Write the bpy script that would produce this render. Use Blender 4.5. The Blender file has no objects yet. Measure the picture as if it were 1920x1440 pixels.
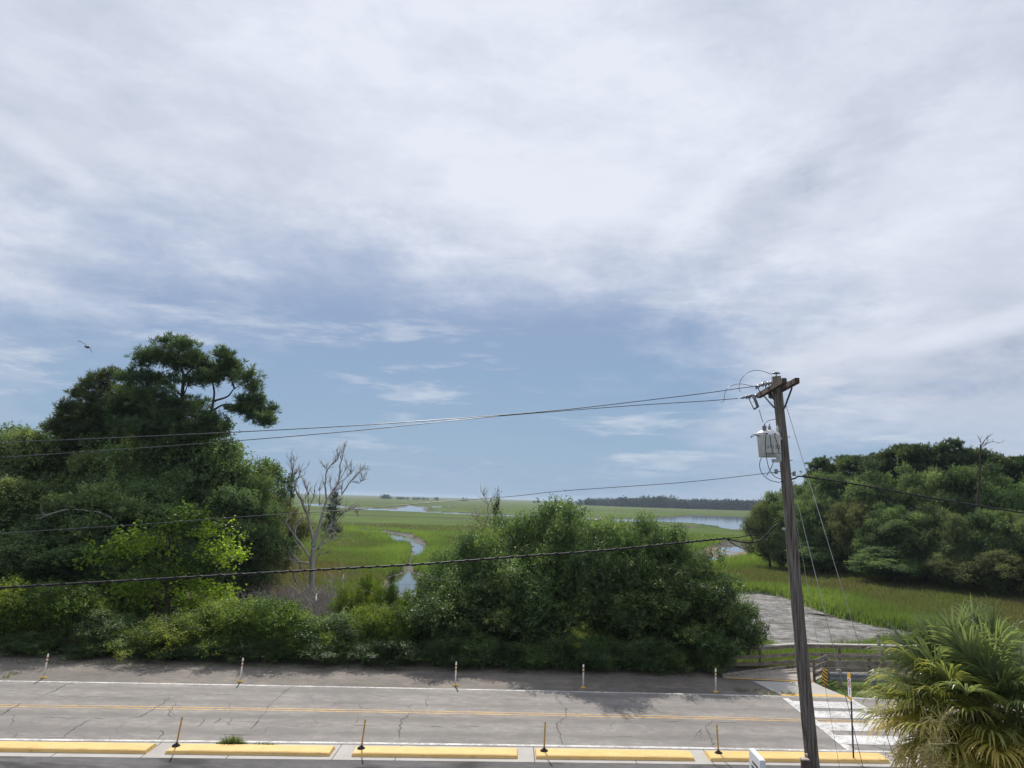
import bpy, bmesh, math, random
import numpy as np
from mathutils import Vector, Matrix

# ------------------------------------------------------------------ camera, sky, sun, exposure
rad = math.radians
scene = bpy.context.scene
COL = scene.collection
FPX = 1371.0                      # focal length in pixels of the 1920 px wide photograph
CAM = Vector((0.0, 0.0, 8.2))     # eye height above the road, balcony of the third floor
PITCH, ROLL = rad(8.92), 0.029

F0 = Vector((0, math.cos(PITCH), math.sin(PITCH)))
U0 = Vector((0, -math.sin(PITCH), math.cos(PITCH)))
R0 = Vector((1, 0, 0))
CR = R0 * math.cos(ROLL) + U0 * math.sin(ROLL)
CU = U0 * math.cos(ROLL) - R0 * math.sin(ROLL)

cam_d = bpy.data.cameras.new('camera')
cam_d.sensor_width = 36.0
cam_d.lens = 36.0 * FPX / 1920.0
cam_d.clip_start, cam_d.clip_end = 0.1, 30000
cam = bpy.data.objects.new('camera', cam_d)
COL.objects.link(cam)
m3 = Matrix((CR, CU, -F0)).transposed()
cam.matrix_world = Matrix.Translation(CAM) @ m3.to_4x4()
scene.camera = cam

SUN_AZ, SUN_EL = rad(-10), rad(42.5)          # azimuth from +Y towards +X
sun_d = bpy.data.lights.new('sun', 'SUN')
sun_d.energy, sun_d.angle, sun_d.color = 4.9, rad(0.7), (1.0, 0.95, 0.87)
sun = bpy.data.objects.new('sun', sun_d)
COL.objects.link(sun)
to_sun = Vector((math.sin(SUN_AZ) * math.cos(SUN_EL), math.cos(SUN_AZ) * math.cos(SUN_EL), math.sin(SUN_EL)))
sun.rotation_euler = (-to_sun).to_track_quat('-Z', 'Y').to_euler()
sun.location = (0, 0, 60)

scene.view_settings.view_transform = 'Standard'
scene.view_settings.look = 'None'
scene.view_settings.exposure = 0.0
scene.view_settings.gamma = 1.0
scene.render.engine = 'CYCLES'
scene.cycles.use_denoising = True
scene.cycles.max_bounces = 6
scene.cycles.diffuse_bounces = 3
scene.cycles.glossy_bounces = 2
scene.cycles.transmission_bounces = 3
scene.cycles.transparent_max_bounces = 6
scene.cycles.sample_clamp_indirect = 4.0


class NT:
    """small wrapper that makes shader graphs readable"""
    def __init__(self, tree):
        self.t = tree
        tree.nodes.clear()

    def n(self, kind, **kw):
        nd = self.t.nodes.new(kind)
        for k, v in kw.items():
            setattr(nd, k, v)
        return nd

    def link(self, a, b):
        self.t.links.new(a, b)

    def put(self, sock, v):
        if hasattr(v, 'is_output'):
            self.link(v, sock)
        elif isinstance(v, (tuple, list)):
            v = tuple(v)
            if len(sock.default_value) == 4 and len(v) == 3:
                v = v + (1.0,)
            sock.default_value = v
        else:
            sock.default_value = v

    def math(self, op, a, b=0.0, c=0.0, clamp=False):
        nd = self.n('ShaderNodeMath', operation=op, use_clamp=clamp)
        self.put(nd.inputs[0], a); self.put(nd.inputs[1], b); self.put(nd.inputs[2], c)
        return nd.outputs[0]

    def mapr(self, v, a, b, c=0.0, d=1.0, smooth=True):
        nd = self.n('ShaderNodeMapRange', interpolation_type='SMOOTHSTEP' if smooth else 'LINEAR')
        self.put(nd.inputs[0], v)
        for i, k in enumerate((a, b, c, d)):
            self.put(nd.inputs[i + 1], k)
        return nd.outputs[0]

    def mix(self, f, a, b, blend='MIX'):
        nd = self.n('ShaderNodeMix', data_type='RGBA', blend_type=blend)
        self.put(nd.inputs[0], f); self.put(nd.inputs[6], a); self.put(nd.inputs[7], b)
        return nd.outputs[2]

    def comb(self, x, y, z):
        nd = self.n('ShaderNodeCombineXYZ')
        for i, k in enumerate((x, y, z)):
            self.put(nd.inputs[i], k)
        return nd.outputs[0]

    def sep(self, v):
        nd = self.n('ShaderNodeSeparateXYZ'); self.put(nd.inputs[0], v)
        return nd.outputs

    def noise(self, vec, scale, detail=4.0, rough=0.55, dist=0.0):
        nd = self.n('ShaderNodeTexNoise')
        if vec is not None:
            self.put(nd.inputs['Vector'], vec)
        nd.inputs['Scale'].default_value = scale
        nd.inputs['Detail'].default_value = detail
        nd.inputs['Roughness'].default_value = rough
        nd.inputs['Distortion'].default_value = dist
        return nd.outputs['Fac']

    def ramp(self, f, stops):
        nd = self.n('ShaderNodeValToRGB')
        self.put(nd.inputs[0], f)
        e = nd.color_ramp.elements
        while len(e) < len(stops):
            e.new(0.5)
        for i, (p, c) in enumerate(stops):
            e[i].position = p
            e[i].color = (c[0], c[1], c[2], 1.0)
        return nd.outputs[0]

    def attr(self, name):
        nd = self.n('ShaderNodeAttribute', attribute_name=name)
        return nd.outputs['Fac']

    def pos(self):
        return self.n('ShaderNodeNewGeometry').outputs['Position']

    def bump(self, h, strength=0.3, dist=0.05):
        nd = self.n('ShaderNodeBump')
        nd.inputs['Strength'].default_value = strength
        nd.inputs['Distance'].default_value = dist
        self.put(nd.inputs['Height'], h)
        return nd.outputs[0]


# world: Nishita blue behind a high, streaky, broken cloud deck (world-space directions)
world = bpy.data.worlds.new('World')
scene.world = world
world.use_nodes = True
g = NT(world.node_tree)
sky = g.n('ShaderNodeTexSky', sky_type='NISHITA')
sky.sun_disc = False
sky.sun_elevation, sky.sun_rotation = SUN_EL, SUN_AZ
sky.altitude, sky.air_density, sky.dust_density, sky.ozone_density = 10, 1.0, 1.2, 1.2
d_ = g.n('ShaderNodeTexCoord').outputs['Generated']
sx, sy, sz = g.sep(d_)
zc = g.math('ADD', g.math('MAXIMUM', sz, 0.0), 0.13)
plx, ply = g.math('DIVIDE', sx, zc), g.math('DIVIDE', sy, zc)
az = g.math('ARCTAN2', sx, sy)
el = g.math('ARCSINE', sz)
wp = g.comb(g.math('MULTIPLY', plx, 1.0), g.math('MULTIPLY', ply, 0.75), 0.0)       # streaks drawn out along +Y
n_big = g.noise(wp, 1.05, 5, 0.55, 0.25)
wp2 = g.comb(g.math('ADD', plx, 7.3), g.math('MULTIPLY', ply, 0.3), 3.1)
n_str = g.noise(wp2, 2.6, 8, 0.62, 0.5)
wp3 = g.comb(g.math('MULTIPLY', az, 1.0), g.math('MULTIPLY', el, 2.6), 1.7)
n_puff = g.noise(wp3, 7.5, 10, 0.68, 0.15)
n_soft = g.noise(wp3, 2.6, 4, 0.5, 0.0)
# opening in the deck, low in the middle of the view, running to the horizon
ga = g.math('DIVIDE', g.math('SUBTRACT', az, -0.13), 0.52)
ge = g.math('DIVIDE', g.math('SUBTRACT', el, 0.10), 0.235)
gd = g.math('SQRT', g.math('ADD', g.math('MULTIPLY', ga, ga), g.math('MULTIPLY', ge, ge)))
gd = g.math('ADD', gd, g.math('MULTIPLY', g.math('SUBTRACT', n_big, 0.5), 1.5))
gd = g.math('ADD', gd, g.math('MULTIPLY', g.math('SUBTRACT', n_puff, 0.5), 0.75))
cover = g.mapr(gd, 0.58, 1.34)
low = g.mapr(el, 0.02, 0.20, 1.0, 0.0)
cover = g.math('MULTIPLY', cover, g.math('SUBTRACT', 1.0, g.math('MULTIPLY', low, 0.45)))
# brightness inside the deck
n_cum = g.noise(g.comb(g.math('MULTIPLY', az, 1.0), g.math('MULTIPLY', el, 1.7), 4.4), 4.2, 10, 0.68, 0.25)
br = g.math('ADD', g.math('MULTIPLY', n_str, 0.10), g.math('ADD', g.math('MULTIPLY', n_cum, 0.36), g.math('ADD', g.math('MULTIPLY', n_puff, 0.24), g.math('MULTIPLY', n_soft, 0.39))))
def blob(a, e, wa, we, amp, tilt=0.0):
    da, de = g.math('SUBTRACT', az, a), g.math('SUBTRACT', el, e)
    de = g.math('SUBTRACT', de, g.math('MULTIPLY', da, tilt))
    q = g.math('ADD', g.math('POWER', g.math('DIVIDE', da, wa), 2.0), g.math('POWER', g.math('DIVIDE', de, we), 2.0))
    q = g.math('ADD', q, g.math('MULTIPLY', g.math('SUBTRACT', n_cum, 0.5), 2.2))
    return g.math('MULTIPLY', g.mapr(q, -0.2, 1.7, 1.0, 0.0), amp)
for (a_, e_, wa_, we_, am_, ti_) in ((0.335, 0.375, 0.085, 0.06, -0.16, 0.5), (0.48, 0.455, 0.10, 0.05, -0.08, 0.4), (0.25, 0.36, 0.06, 0.05, 0.07, 0.5), (0.42, 0.31, 0.22, 0.05, 0.07, 0.35), (0.60, 0.213, 0.10, 0.016, 0.15, 0.22),
                                     (0.60, 0.165, 0.20, 0.035, -0.13, 0.1), (0.20, 0.185, 0.11, 0.022, 0.13, 0.05), (-0.60, 0.370, 0.08, 0.018, 0.06, -0.5), (-0.42, 0.300, 0.10, 0.016, 0.08, -0.35), (-0.58, 0.335, 0.14, 0.022, -0.05, -0.3), (-0.30, 0.275, 0.07, 0.010, 0.16, -0.15),
                                     (-0.04, 0.43, 0.24, 0.06, 0.09, -0.1), (0.10, 0.40, 0.10, 0.05, 0.05, 0.2), (-0.62, 0.25, 0.2, 0.03, -0.07, 0.0)):
    br = g.math('ADD', br, blob(a_, e_, wa_, we_, am_, ti_))
glow = g.math('MULTIPLY', g.mapr(el, 0.15, 0.42), g.mapr(g.math('ABSOLUTE', g.math('ADD', az, 0.02)), 0.0, 0.75, 1.0, 0.0))
br = g.math('ADD', br, g.math('MULTIPLY', glow, 0.125))
cloud = g.ramp(br, [(0.34, (0.38, 0.45, 0.60)), (0.45, (0.545, 0.60, 0.72)), (0.55, (0.635, 0.685, 0.80)), (0.70, (0.79, 0.83, 0.935))])
blue = g.mix(1.0, sky.outputs[0], (0.098, 0.098, 0.098), 'MULTIPLY')
deep = g.ramp(g.mapr(el, 0.0, 0.30, smooth=False), [(0.0, (0.310, 0.450, 0.615)), (0.25, (0.290, 0.430, 0.605)), (0.55, (0.262, 0.388, 0.580)), (0.80, (0.270, 0.375, 0.570)), (1.0, (0.35, 0.44, 0.62))])
clear = g.mix(0.95, blue, deep)                       # thin veil of high cirrus over the blue
# small bright puffs and streaks low over the horizon
n_flat = g.noise(g.comb(g.math('MULTIPLY', az, 0.75), g.math('MULTIPLY', el, 4.2), 5.2), 5.0, 9, 0.64, 0.15)
puff = g.math('MULTIPLY', g.mapr(n_flat, 0.52, 0.68), g.mapr(el, 0.0, 0.06))
puff = g.math('MULTIPLY', puff, g.mapr(el, 0.14, 0.36, 0.60, 0.20))
skyc = g.mix(cover, clear, cloud)
skyc = g.mix(puff, skyc, (0.70, 0.745, 0.83))
dk = g.math('MULTIPLY', g.mapr(g.noise(g.comb(g.math('MULTIPLY', az, 1.0), g.math('MULTIPLY', el, 3.4), 9.2), 6.0, 7, 0.6), 0.54, 0.66), g.mapr(el, 0.02, 0.24, 0.35, 0.0))
skyc = g.mix(dk, skyc, (0.30, 0.42, 0.60))
bg = g.n('ShaderNodeBackground')
g.put(bg.inputs[0], skyc)
bg.inputs[1].default_value = 1.0
g.link(bg.outputs[0], g.n('ShaderNodeOutputWorld').inputs[0])

# ------------------------------------------------------------------ projection helpers (photo pixel -> place in the world)
def ray(px, py):
    return (F0 + CR * ((px - 960) / FPX) - CU * ((py - 720) / FPX))

def G(px, py, z=0.0):
    d = ray(px, py)
    return CAM + d * ((z - CAM.z) / d.z)

def P(px, py, Y):
    d = ray(px, py)
    return CAM + d * (Y / d.y)

# ------------------------------------------------------------------ mesh helpers
class MB:
    """collects boxes, tubes, lathes and sheets; build() links them as ONE mesh object"""
    def __init__(self):
        self.v, self.f, self.a = [], [], []
        self.cur = 0.0

    def add(self, vs, fs):
        o = len(self.v)
        self.v += [tuple(p) for p in vs]
        self.a += [self.cur] * len(vs)
        self.f += [tuple(i + o for i in q) for q in fs]

    def box(self, c, s, mat=None, bevel=0.0):
        if bevel > 0:
            bm = bmesh.new()
            bmesh.ops.create_cube(bm, size=1)
            for v in bm.verts:
                v.co = Vector((v.co.x * s[0], v.co.y * s[1], v.co.z * s[2]))
            bmesh.ops.bevel(bm, geom=list(bm.edges), offset=bevel, segments=2, affect='EDGES')
            bm.verts.index_update()
            vs = [v.co.copy() for v in bm.verts]
            fs = [[v.index for v in f.verts] for f in bm.faces]
            bm.free()
        else:
            x, y, z = s[0] / 2, s[1] / 2, s[2] / 2
            vs = [Vector(p) for p in ((-x, -y, -z), (x, -y, -z), (x, y, -z), (-x, y, -z), (-x, -y, z), (x, -y, z), (x, y, z), (-x, y, z))]
            fs = [(0, 3, 2, 1), (4, 5, 6, 7), (0, 1, 5, 4), (1, 2, 6, 5), (2, 3, 7, 6), (3, 0, 4, 7)]
        c = Vector(c)
        vs = [((mat @ v) if mat is not None else v) + c for v in vs]
        self.add(vs, fs)
        return self

    def beam(self, a, b, w, h, bevel=0.0, up=(0, 0, 1)):
        a, b = Vector(a), Vector(b)
        d = b - a
        L = d.length
        x = d.normalized()
        up = Vector(up)
        y = up.cross(x)
        if y.length < 1e-4:
            y = Vector((0, 1, 0)).cross(x)
        y.normalize()
        z = x.cross(y)
        M = Matrix((x, y, z)).transposed()
        return self.box((a + b) / 2, (L, w, h), M, bevel)

    def tube(self, pts, r, sides=8, cap=True):
        pts = [Vector(p) for p in pts]
        n = len(pts)
        if not hasattr(r, '__len__'):
            r = [r] * n
        ref = None
        vs, fs = [], []
        for i, p in enumerate(pts):
            t = (pts[min(i + 1, n - 1)] - pts[max(i - 1, 0)])
            if t.length < 1e-9:
                t = Vector((0, 0, 1))
            t.normalize()
            if ref is None:
                ref = t.orthogonal().normalized()
            ref = (ref - t * ref.dot(t))
            if ref.length < 1e-6:
                ref = t.orthogonal()
            ref.normalize()
            b = t.cross(ref)
            for k in range(sides):
                an = 2 * math.pi * k / sides
                vs.append(p + (ref * math.cos(an) + b * math.sin(an)) * r[i])
        for i in range(n - 1):
            for k in range(sides):
                k2 = (k + 1) % sides
                fs.append((i * sides + k, i * sides + k2, (i + 1) * sides + k2, (i + 1) * sides + k))
        if cap:
            fs.append(tuple(range(sides))[::-1])
            fs.append(tuple((n - 1) * sides + k for k in range(sides)))
        self.add(vs, fs)
        return self

    def lathe(self, prof, sides=20, org=(0, 0, 0), axis=None):
        org = Vector(org)
        M = Matrix.Identity(3)
        if axis is not None:
            M = Vector(axis).normalized().to_track_quat('Z', 'Y').to_matrix()
        vs, fs = [], []
        for (r, z) in prof:
            for k in range(sides):
                an = 2 * math.pi * k / sides
                vs.append(org + M @ Vector((r * math.cos(an), r * math.sin(an), z)))
        n = len(prof)
        for i in range(n - 1):
            for k in range(sides):
                k2 = (k + 1) % sides
                fs.append((i * sides + k, i * sides + k2, (i + 1) * sides + k2, (i + 1) * sides + k))
        fs.append(tuple(range(sides))[::-1])
        fs.append(tuple((n - 1) * sides + k for k in range(sides)))
        self.add(vs, fs)
        return self

    def mesh(self, name, mat, smooth=False):
        me = bpy.data.meshes.new(name)
        me.from_pydata(self.v, [], self.f)
        at = me.attributes.new('var', 'FLOAT', 'POINT')
        at.data.foreach_set('value', self.a)
        if mat:
            me.materials.append(mat)
        if smooth:
            me.polygons.foreach_set('use_smooth', [True] * len(me.polygons))
        me.update()
        return me

    def build(self, name, mat, parent=None, smooth=False):
        return obj(name, self.mesh(name, mat, smooth), parent)


def obj(name, me, parent=None):
    o = bpy.data.objects.new(name, me)
    COL.objects.link(o)
    if parent is not None:
        o.parent = parent
    return o

def tag(o, label=None, cat=None, group=None, kind=None):
    if label: o['label'] = label
    if cat: o['category'] = cat
    if group: o['group'] = group
    if kind: o['kind'] = kind
    return o

def empty(name, loc, label, cat, group=None, rz=0.0):
    o = bpy.data.objects.new(name, None)
    o.empty_display_size = 0.2
    COL.objects.link(o)
    o.location = loc
    o.rotation_euler = (0, 0, rz)
    return tag(o, label, cat, group)

def dup(root, loc=None, label=None, rz=None, scale=None, tilt=None):
    r = root.copy()
    COL.objects.link(r)
    if loc is not None: r.location = loc
    if rz is not None: r.rotation_euler = (0, 0, rz)
    if tilt is not None: r.rotation_euler = tilt
    if scale is not None: r.scale = scale
    if label: r['label'] = label
    for ch in list(root.children):
        c = ch.copy()
        COL.objects.link(c)
        c.parent = r
        for gch in list(ch.children):
            d = gch.copy()
            COL.objects.link(d)
            d.parent = c
    return r

def quad_mesh(name, V, var, mat, tri=False):
    """fast mesh of loose quads (or triangles) from an (n*k,3) array"""
    k = 3 if tri else 4
    V = np.ascontiguousarray(V, dtype=np.float32)
    nv = len(V); nf = nv // k
    me = bpy.data.meshes.new(name)
    me.vertices.add(nv)
    me.vertices.foreach_set('co', V.ravel())
    me.loops.add(nv)
    me.loops.foreach_set('vertex_index', np.arange(nv, dtype=np.int32))
    me.polygons.add(nf)
    me.polygons.foreach_set('loop_start', np.arange(0, nv, k, dtype=np.int32))
    me.update(calc_edges=True)
    at = me.attributes.new('var', 'FLOAT', 'POINT')
    at.data.foreach_set('value', np.repeat(np.asarray(var, dtype=np.float32), k))
    me.materials.append(mat)
    return me

def grid_mesh(name, X, Y, Z, mat, attrs=None, smooth=True):
    r, c = X.shape
    V = np.stack([X, Y, Z], -1).reshape(-1, 3).astype(np.float32)
    idx = np.arange(r * c).reshape(r, c)
    q = np.stack([idx[:-1, :-1], idx[:-1, 1:], idx[1:, 1:], idx[1:, :-1]], -1).reshape(-1, 4).astype(np.int32)
    me = bpy.data.meshes.new(name)
    me.vertices.add(len(V)); me.vertices.foreach_set('co', V.ravel())
    me.loops.add(q.size); me.loops.foreach_set('vertex_index', q.ravel())
    me.polygons.add(len(q)); me.polygons.foreach_set('loop_start', np.arange(0, q.size, 4, dtype=np.int32))
    me.update(calc_edges=True)
    for k, a in (attrs or {}).items():
        at = me.attributes.new(k, 'FLOAT', 'POINT')
        at.data.foreach_set('value', np.asarray(a, dtype=np.float32).ravel())
    if smooth:
        me.polygons.foreach_set('use_smooth', [True] * len(q))
    me.materials.append(mat)
    return me

_lat = np.random.default_rng(5).random((256, 256))
def vnoise(x, y, scale, octaves=3):
    x = np.asarray(x, float) / scale; y = np.asarray(y, float) / scale
    out = 0.0; amp = 1.0; tot = 0.0
    for o in range(octaves):
        xi = np.floor(x).astype(int); yi = np.floor(y).astype(int)
        fx = x - xi; fy = y - yi
        fx = fx * fx * (3 - 2 * fx); fy = fy * fy * (3 - 2 * fy)
        L = lambda i, j: _lat[(xi + i) % 256, (yi + j) % 256]
        out = out + amp * ((L(0, 0) * (1 - fx) + L(1, 0) * fx) * (1 - fy) + (L(0, 1) * (1 - fx) + L(1, 1) * fx) * fy)
        tot += amp; amp *= 0.5; x = x * 2.03 + 17.1; y = y * 2.03 + 5.7
    return out / tot

def sstep(v, a, b):
    t = np.clip((v - a) / (b - a), 0, 1)
    return t * t * (3 - 2 * t)

# ------------------------------------------------------------------ materials
def mat_new(name):
    m = bpy.data.materials.new(name)
    m.use_nodes = True
    return m, NT(m.node_tree)

def finish(g, col, rough=0.7, spec=0.3, normal=None, metal=0.0):
    b = g.n('ShaderNodeBsdfPrincipled')
    g.put(b.inputs['Base Color'], col)
    g.put(b.inputs['Roughness'], rough)
    g.put(b.inputs['Metallic'], metal)
    g.put(b.inputs['Specular IOR Level'], spec)
    if normal is not None:
        g.put(b.inputs['Normal'], normal)
    g.link(b.outputs[0], g.n('ShaderNodeOutputMaterial').inputs[0])
    return b

def simple(name, c1, c2, scale=6.0, rough=0.7, spec=0.3, metal=0.0, bump=0.0, stretch=(1, 1, 1), detail=5):
    """two-tone weathered surface in object space"""
    m, g = mat_new(name)
    tc = g.n('ShaderNodeTexCoord').outputs['Object']
    mp = g.n('ShaderNodeMapping')
    g.put(mp.inputs[0], tc); mp.inputs['Scale'].default_value = stretch
    nz = g.noise(mp.outputs[0], scale, detail, 0.6)
    col = g.ramp(nz, [(0.32, c1), (0.68, c2)])
    nm = g.bump(nz, bump, 0.02) if bump else None
    finish(g, col, rough, spec, nm, metal)
    return m

def foliage(name, stops, trans=0.30, rough=0.45, spec=0.35, tcol=(1.25, 1.2, 0.55), hue=0.03):
    m, g = mat_new(name)
    col = g.ramp(g.attr('var'), stops)
    oi = g.n('ShaderNodeObjectInfo').outputs['Random']
    hs = g.n('ShaderNodeHueSaturation')
    g.put(hs.inputs['Hue'], g.mapr(oi, 0, 1, 0.5 - hue, 0.5 + hue * 0.6, False))
    g.put(hs.inputs['Value'], g.mapr(g.math('FRACT', g.math('MULTIPLY', oi, 7.31)), 0, 1, 0.82, 1.15, False))
    g.put(hs.inputs['Color'], col)
    c = hs.outputs[0]
    b = g.n('ShaderNodeBsdfPrincipled')
    g.put(b.inputs['Base Color'], c)
    b.inputs['Roughness'].default_value = rough
    b.inputs['Specular IOR Level'].default_value = spec
    t = g.n('ShaderNodeBsdfTranslucent')
    g.put(t.inputs[0], g.mix(1.0, c, tcol, 'MULTIPLY'))
    mx = g.n('ShaderNodeMixShader')
    mx.inputs[0].default_value = trans
    g.link(b.outputs[0], mx.inputs[1]); g.link(t.outputs[0], mx.inputs[2])
    g.link(mx.outputs[0], g.n('ShaderNodeOutputMaterial').inputs[0])
    return m

M = {}
M['oak'] = foliage('oak_leaves', [(0.0, (0.040, 0.064, 0.034)), (0.35, (0.100, 0.158, 0.072)), (0.7, (0.178, 0.255, 0.105)), (1.0, (0.26, 0.325, 0.12))], 0.44, 0.6, 0.14, (1.1, 1.15, 0.65), 0.014)
M['oak_near'] = foliage('glossy_oak_leaves', [(0.0, (0.032, 0.060, 0.028)), (0.4, (0.098, 0.164, 0.064)), (0.75, (0.195, 0.280, 0.108)), (1.0, (0.350, 0.345, 0.095))], 0.45, 0.48, 0.24, (1.1, 1.15, 0.6), 0.012)
M['shrub'] = foliage('shrub_leaves', [(0.0, (0.034, 0.064, 0.018)), (0.4, (0.094, 0.158, 0.034)), (0.8, (0.175, 0.260, 0.050)), (1.0, (0.29, 0.34, 0.06))], 0.45, 0.55, 0.16, (1.15, 1.15, 0.5), 0.012)
M['vine'] = foliage('vine_leaves', [(0.0, (0.024, 0.050, 0.014)), (0.4, (0.072, 0.130, 0.024)), (0.75, (0.190, 0.300, 0.034)), (1.0, (0.350, 0.480, 0.055))], 0.48, 0.55, 0.2, (1.1, 1.15, 0.5), 0.0)
M['pine'] = foliage('pine_needles', [(0.0, (0.030, 0.056, 0.036)), (0.5, (0.078, 0.128, 0.068)), (1.0, (0.150, 0.205, 0.090))], 0.38, 0.6, 0.15)
M['far'] = foliage('far_wood_leaves', [(0.0, (0.018, 0.036, 0.024)), (0.5, (0.038, 0.068, 0.042)), (1.0, (0.065, 0.10, 0.055))], 0.2, 0.8, 0.05)
M['cedar'] = foliage('cedar_leaves', [(0.0, (0.018, 0.034, 0.020)), (0.5, (0.040, 0.065, 0.034)), (1.0, (0.075, 0.105, 0.045))], 0.22, 0.7, 0.1)
M['grey_oak'] = foliage('grey_green_leaves', [(0.0, (0.056, 0.078, 0.044)), (0.4, (0.125, 0.168, 0.084)), (0.8, (0.205, 0.255, 0.115)), (1.0, (0.28, 0.29, 0.15))], 0.42, 0.6, 0.14)
M['grass'] = foliage('marsh_grass_blades', [(0.0, (0.155, 0.128, 0.080)), (0.3, (0.128, 0.150, 0.062)), (0.6, (0.125, 0.198, 0.056)), (1.0, (0.200, 0.295, 0.075))], 0.48, 0.7, 0.1, (1.15, 1.1, 0.6), 0.0)
M['palm'] = foliage('palm_leaf', [(0.0, (0.130, 0.185, 0.110)), (0.35, (0.200, 0.255, 0.115)), (0.6, (0.360, 0.360, 0.100)), (0.85, (0.520, 0.420, 0.130)), (1.0, (0.580, 0.420, 0.130))], 0.55, 0.36, 0.5, (1.15, 1.1, 0.6), 0.0)
M['bark'] = simple('bark', (0.035, 0.028, 0.022), (0.09, 0.075, 0.06), 9, 0.9, 0.1, bump=0.5, stretch=(1, 1, 0.25))
M['dead'] = simple('bleached_wood', (0.19, 0.175, 0.16), (0.50, 0.475, 0.45), 3, 0.85, 0.15, bump=0.4, stretch=(1, 1, 0.3))
M['twig'] = simple('grey_twigs', (0.19, 0.165, 0.145), (0.38, 0.35, 0.315), 3, 0.9, 0.1)
M['pole'] = simple('weathered_pole', (0.040, 0.035, 0.030), (0.25, 0.225, 0.20), 10, 0.9, 0.15, bump=0.6, stretch=(3, 3, 0.12), detail=8)
M['crossarm'] = simple('brown_timber', (0.050, 0.038, 0.032), (0.125, 0.096, 0.080), 6, 0.85, 0.15, bump=0.3, stretch=(1, 0.3, 1))
M['timber'] = simple('grey_timber', (0.17, 0.15, 0.125), (0.36, 0.33, 0.29), 5, 0.85, 0.15, bump=0.3, stretch=(0.4, 1, 1))
M['timber_dark'] = simple('dark_timber', (0.065, 0.055, 0.045), (0.17, 0.148, 0.12), 5, 0.9, 0.1, bump=0.3, stretch=(0.4, 1, 1))
M['rail'] = simple('weathered_rail', (0.12, 0.102, 0.082), (0.29, 0.255, 0.215), 5, 0.88, 0.1, bump=0.3, stretch=(0.4, 1, 1))
M['cap'] = simple('bleached_cap_board', (0.30, 0.28, 0.255), (0.50, 0.475, 0.44), 5, 0.85, 0.15, bump=0.3, stretch=(0.4, 1, 1))
M['deck'] = simple('deck_boards', (0.27, 0.235, 0.20), (0.44, 0.39, 0.34), 3, 0.85, 0.15, bump=0.2, stretch=(0.3, 2, 1))
M['tank'] = simple('grey_enamel', (0.46, 0.47, 0.46), (0.56, 0.57, 0.56), 4, 0.45, 0.5)
M['tank_white'] = simple('white_enamel', (0.68, 0.69, 0.70), (0.76, 0.77, 0.78), 4, 0.35, 0.5)
M['steel'] = simple('galvanised_steel', (0.30, 0.31, 0.33), (0.48, 0.50, 0.52), 12, 0.4, 0.5, 0.7)
M['dull_steel'] = simple('weathered_steel', (0.14, 0.145, 0.15), (0.27, 0.275, 0.28), 8, 0.7, 0.3, 0.2)
M['iron'] = simple('dark_iron', (0.03, 0.032, 0.036), (0.08, 0.08, 0.085), 12, 0.5, 0.4, 0.3)
M['porcelain'] = simple('grey_porcelain', (0.16, 0.17, 0.20), (0.26, 0.27, 0.30), 10, 0.25, 0.6)
M['black'] = simple('black_rubber', (0.012, 0.012, 0.013), (0.03, 0.03, 0.03), 10, 0.6, 0.3)
M['wire'] = simple('bare_wire', (0.06, 0.062, 0.068), (0.12, 0.122, 0.13), 3, 0.35, 0.5, 0.5)
M['guy'] = simple('galvanised_guy', (0.28, 0.29, 0.29), (0.42, 0.43, 0.43), 3, 0.4, 0.5, 0.6)
M['white'] = simple('white_plastic', (0.74, 0.72, 0.67), (0.86, 0.85, 0.82), 8, 0.5, 0.4)
M['board_white'] = simple('white_board', (0.72, 0.74, 0.78), (0.80, 0.82, 0.86), 3, 0.4, 0.4)
M['yellow'] = simple('worn_yellow', (0.48, 0.28, 0.05), (0.66, 0.42, 0.08), 8, 0.6, 0.3)
M['sign_yellow'] = simple('sign_yellow', (0.66, 0.36, 0.03), (0.76, 0.44, 0.05), 8, 0.45, 0.4)
M['rust'] = simple('dull_orange_band', (0.30, 0.13, 0.03), (0.50, 0.25, 0.06), 30, 0.6, 0.3)
M['brown_yellow'] = simple('dirty_yellow_tube', (0.30, 0.18, 0.055), (0.52, 0.34, 0.11), 9, 0.6, 0.3)
M['red'] = simple('sign_red', (0.42, 0.03, 0.025), (0.52, 0.05, 0.04), 8, 0.5, 0.4)
M['box'] = simple('rusty_brown_box', (0.07, 0.05, 0.045), (0.16, 0.12, 0.105), 8, 0.7, 0.3)
M['box_lid'] = simple('pinkish_lid', (0.34, 0.27, 0.25), (0.46, 0.39, 0.37), 8, 0.7, 0.3)
M['gull'] = simple('gull_grey', (0.10, 0.10, 0.12), (0.20, 0.20, 0.22), 8, 0.8, 0.2)
M['gull_body'] = simple('gull_body', (0.10, 0.08, 0.10), (0.30, 0.25, 0.22), 6, 0.8, 0.2)


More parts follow.
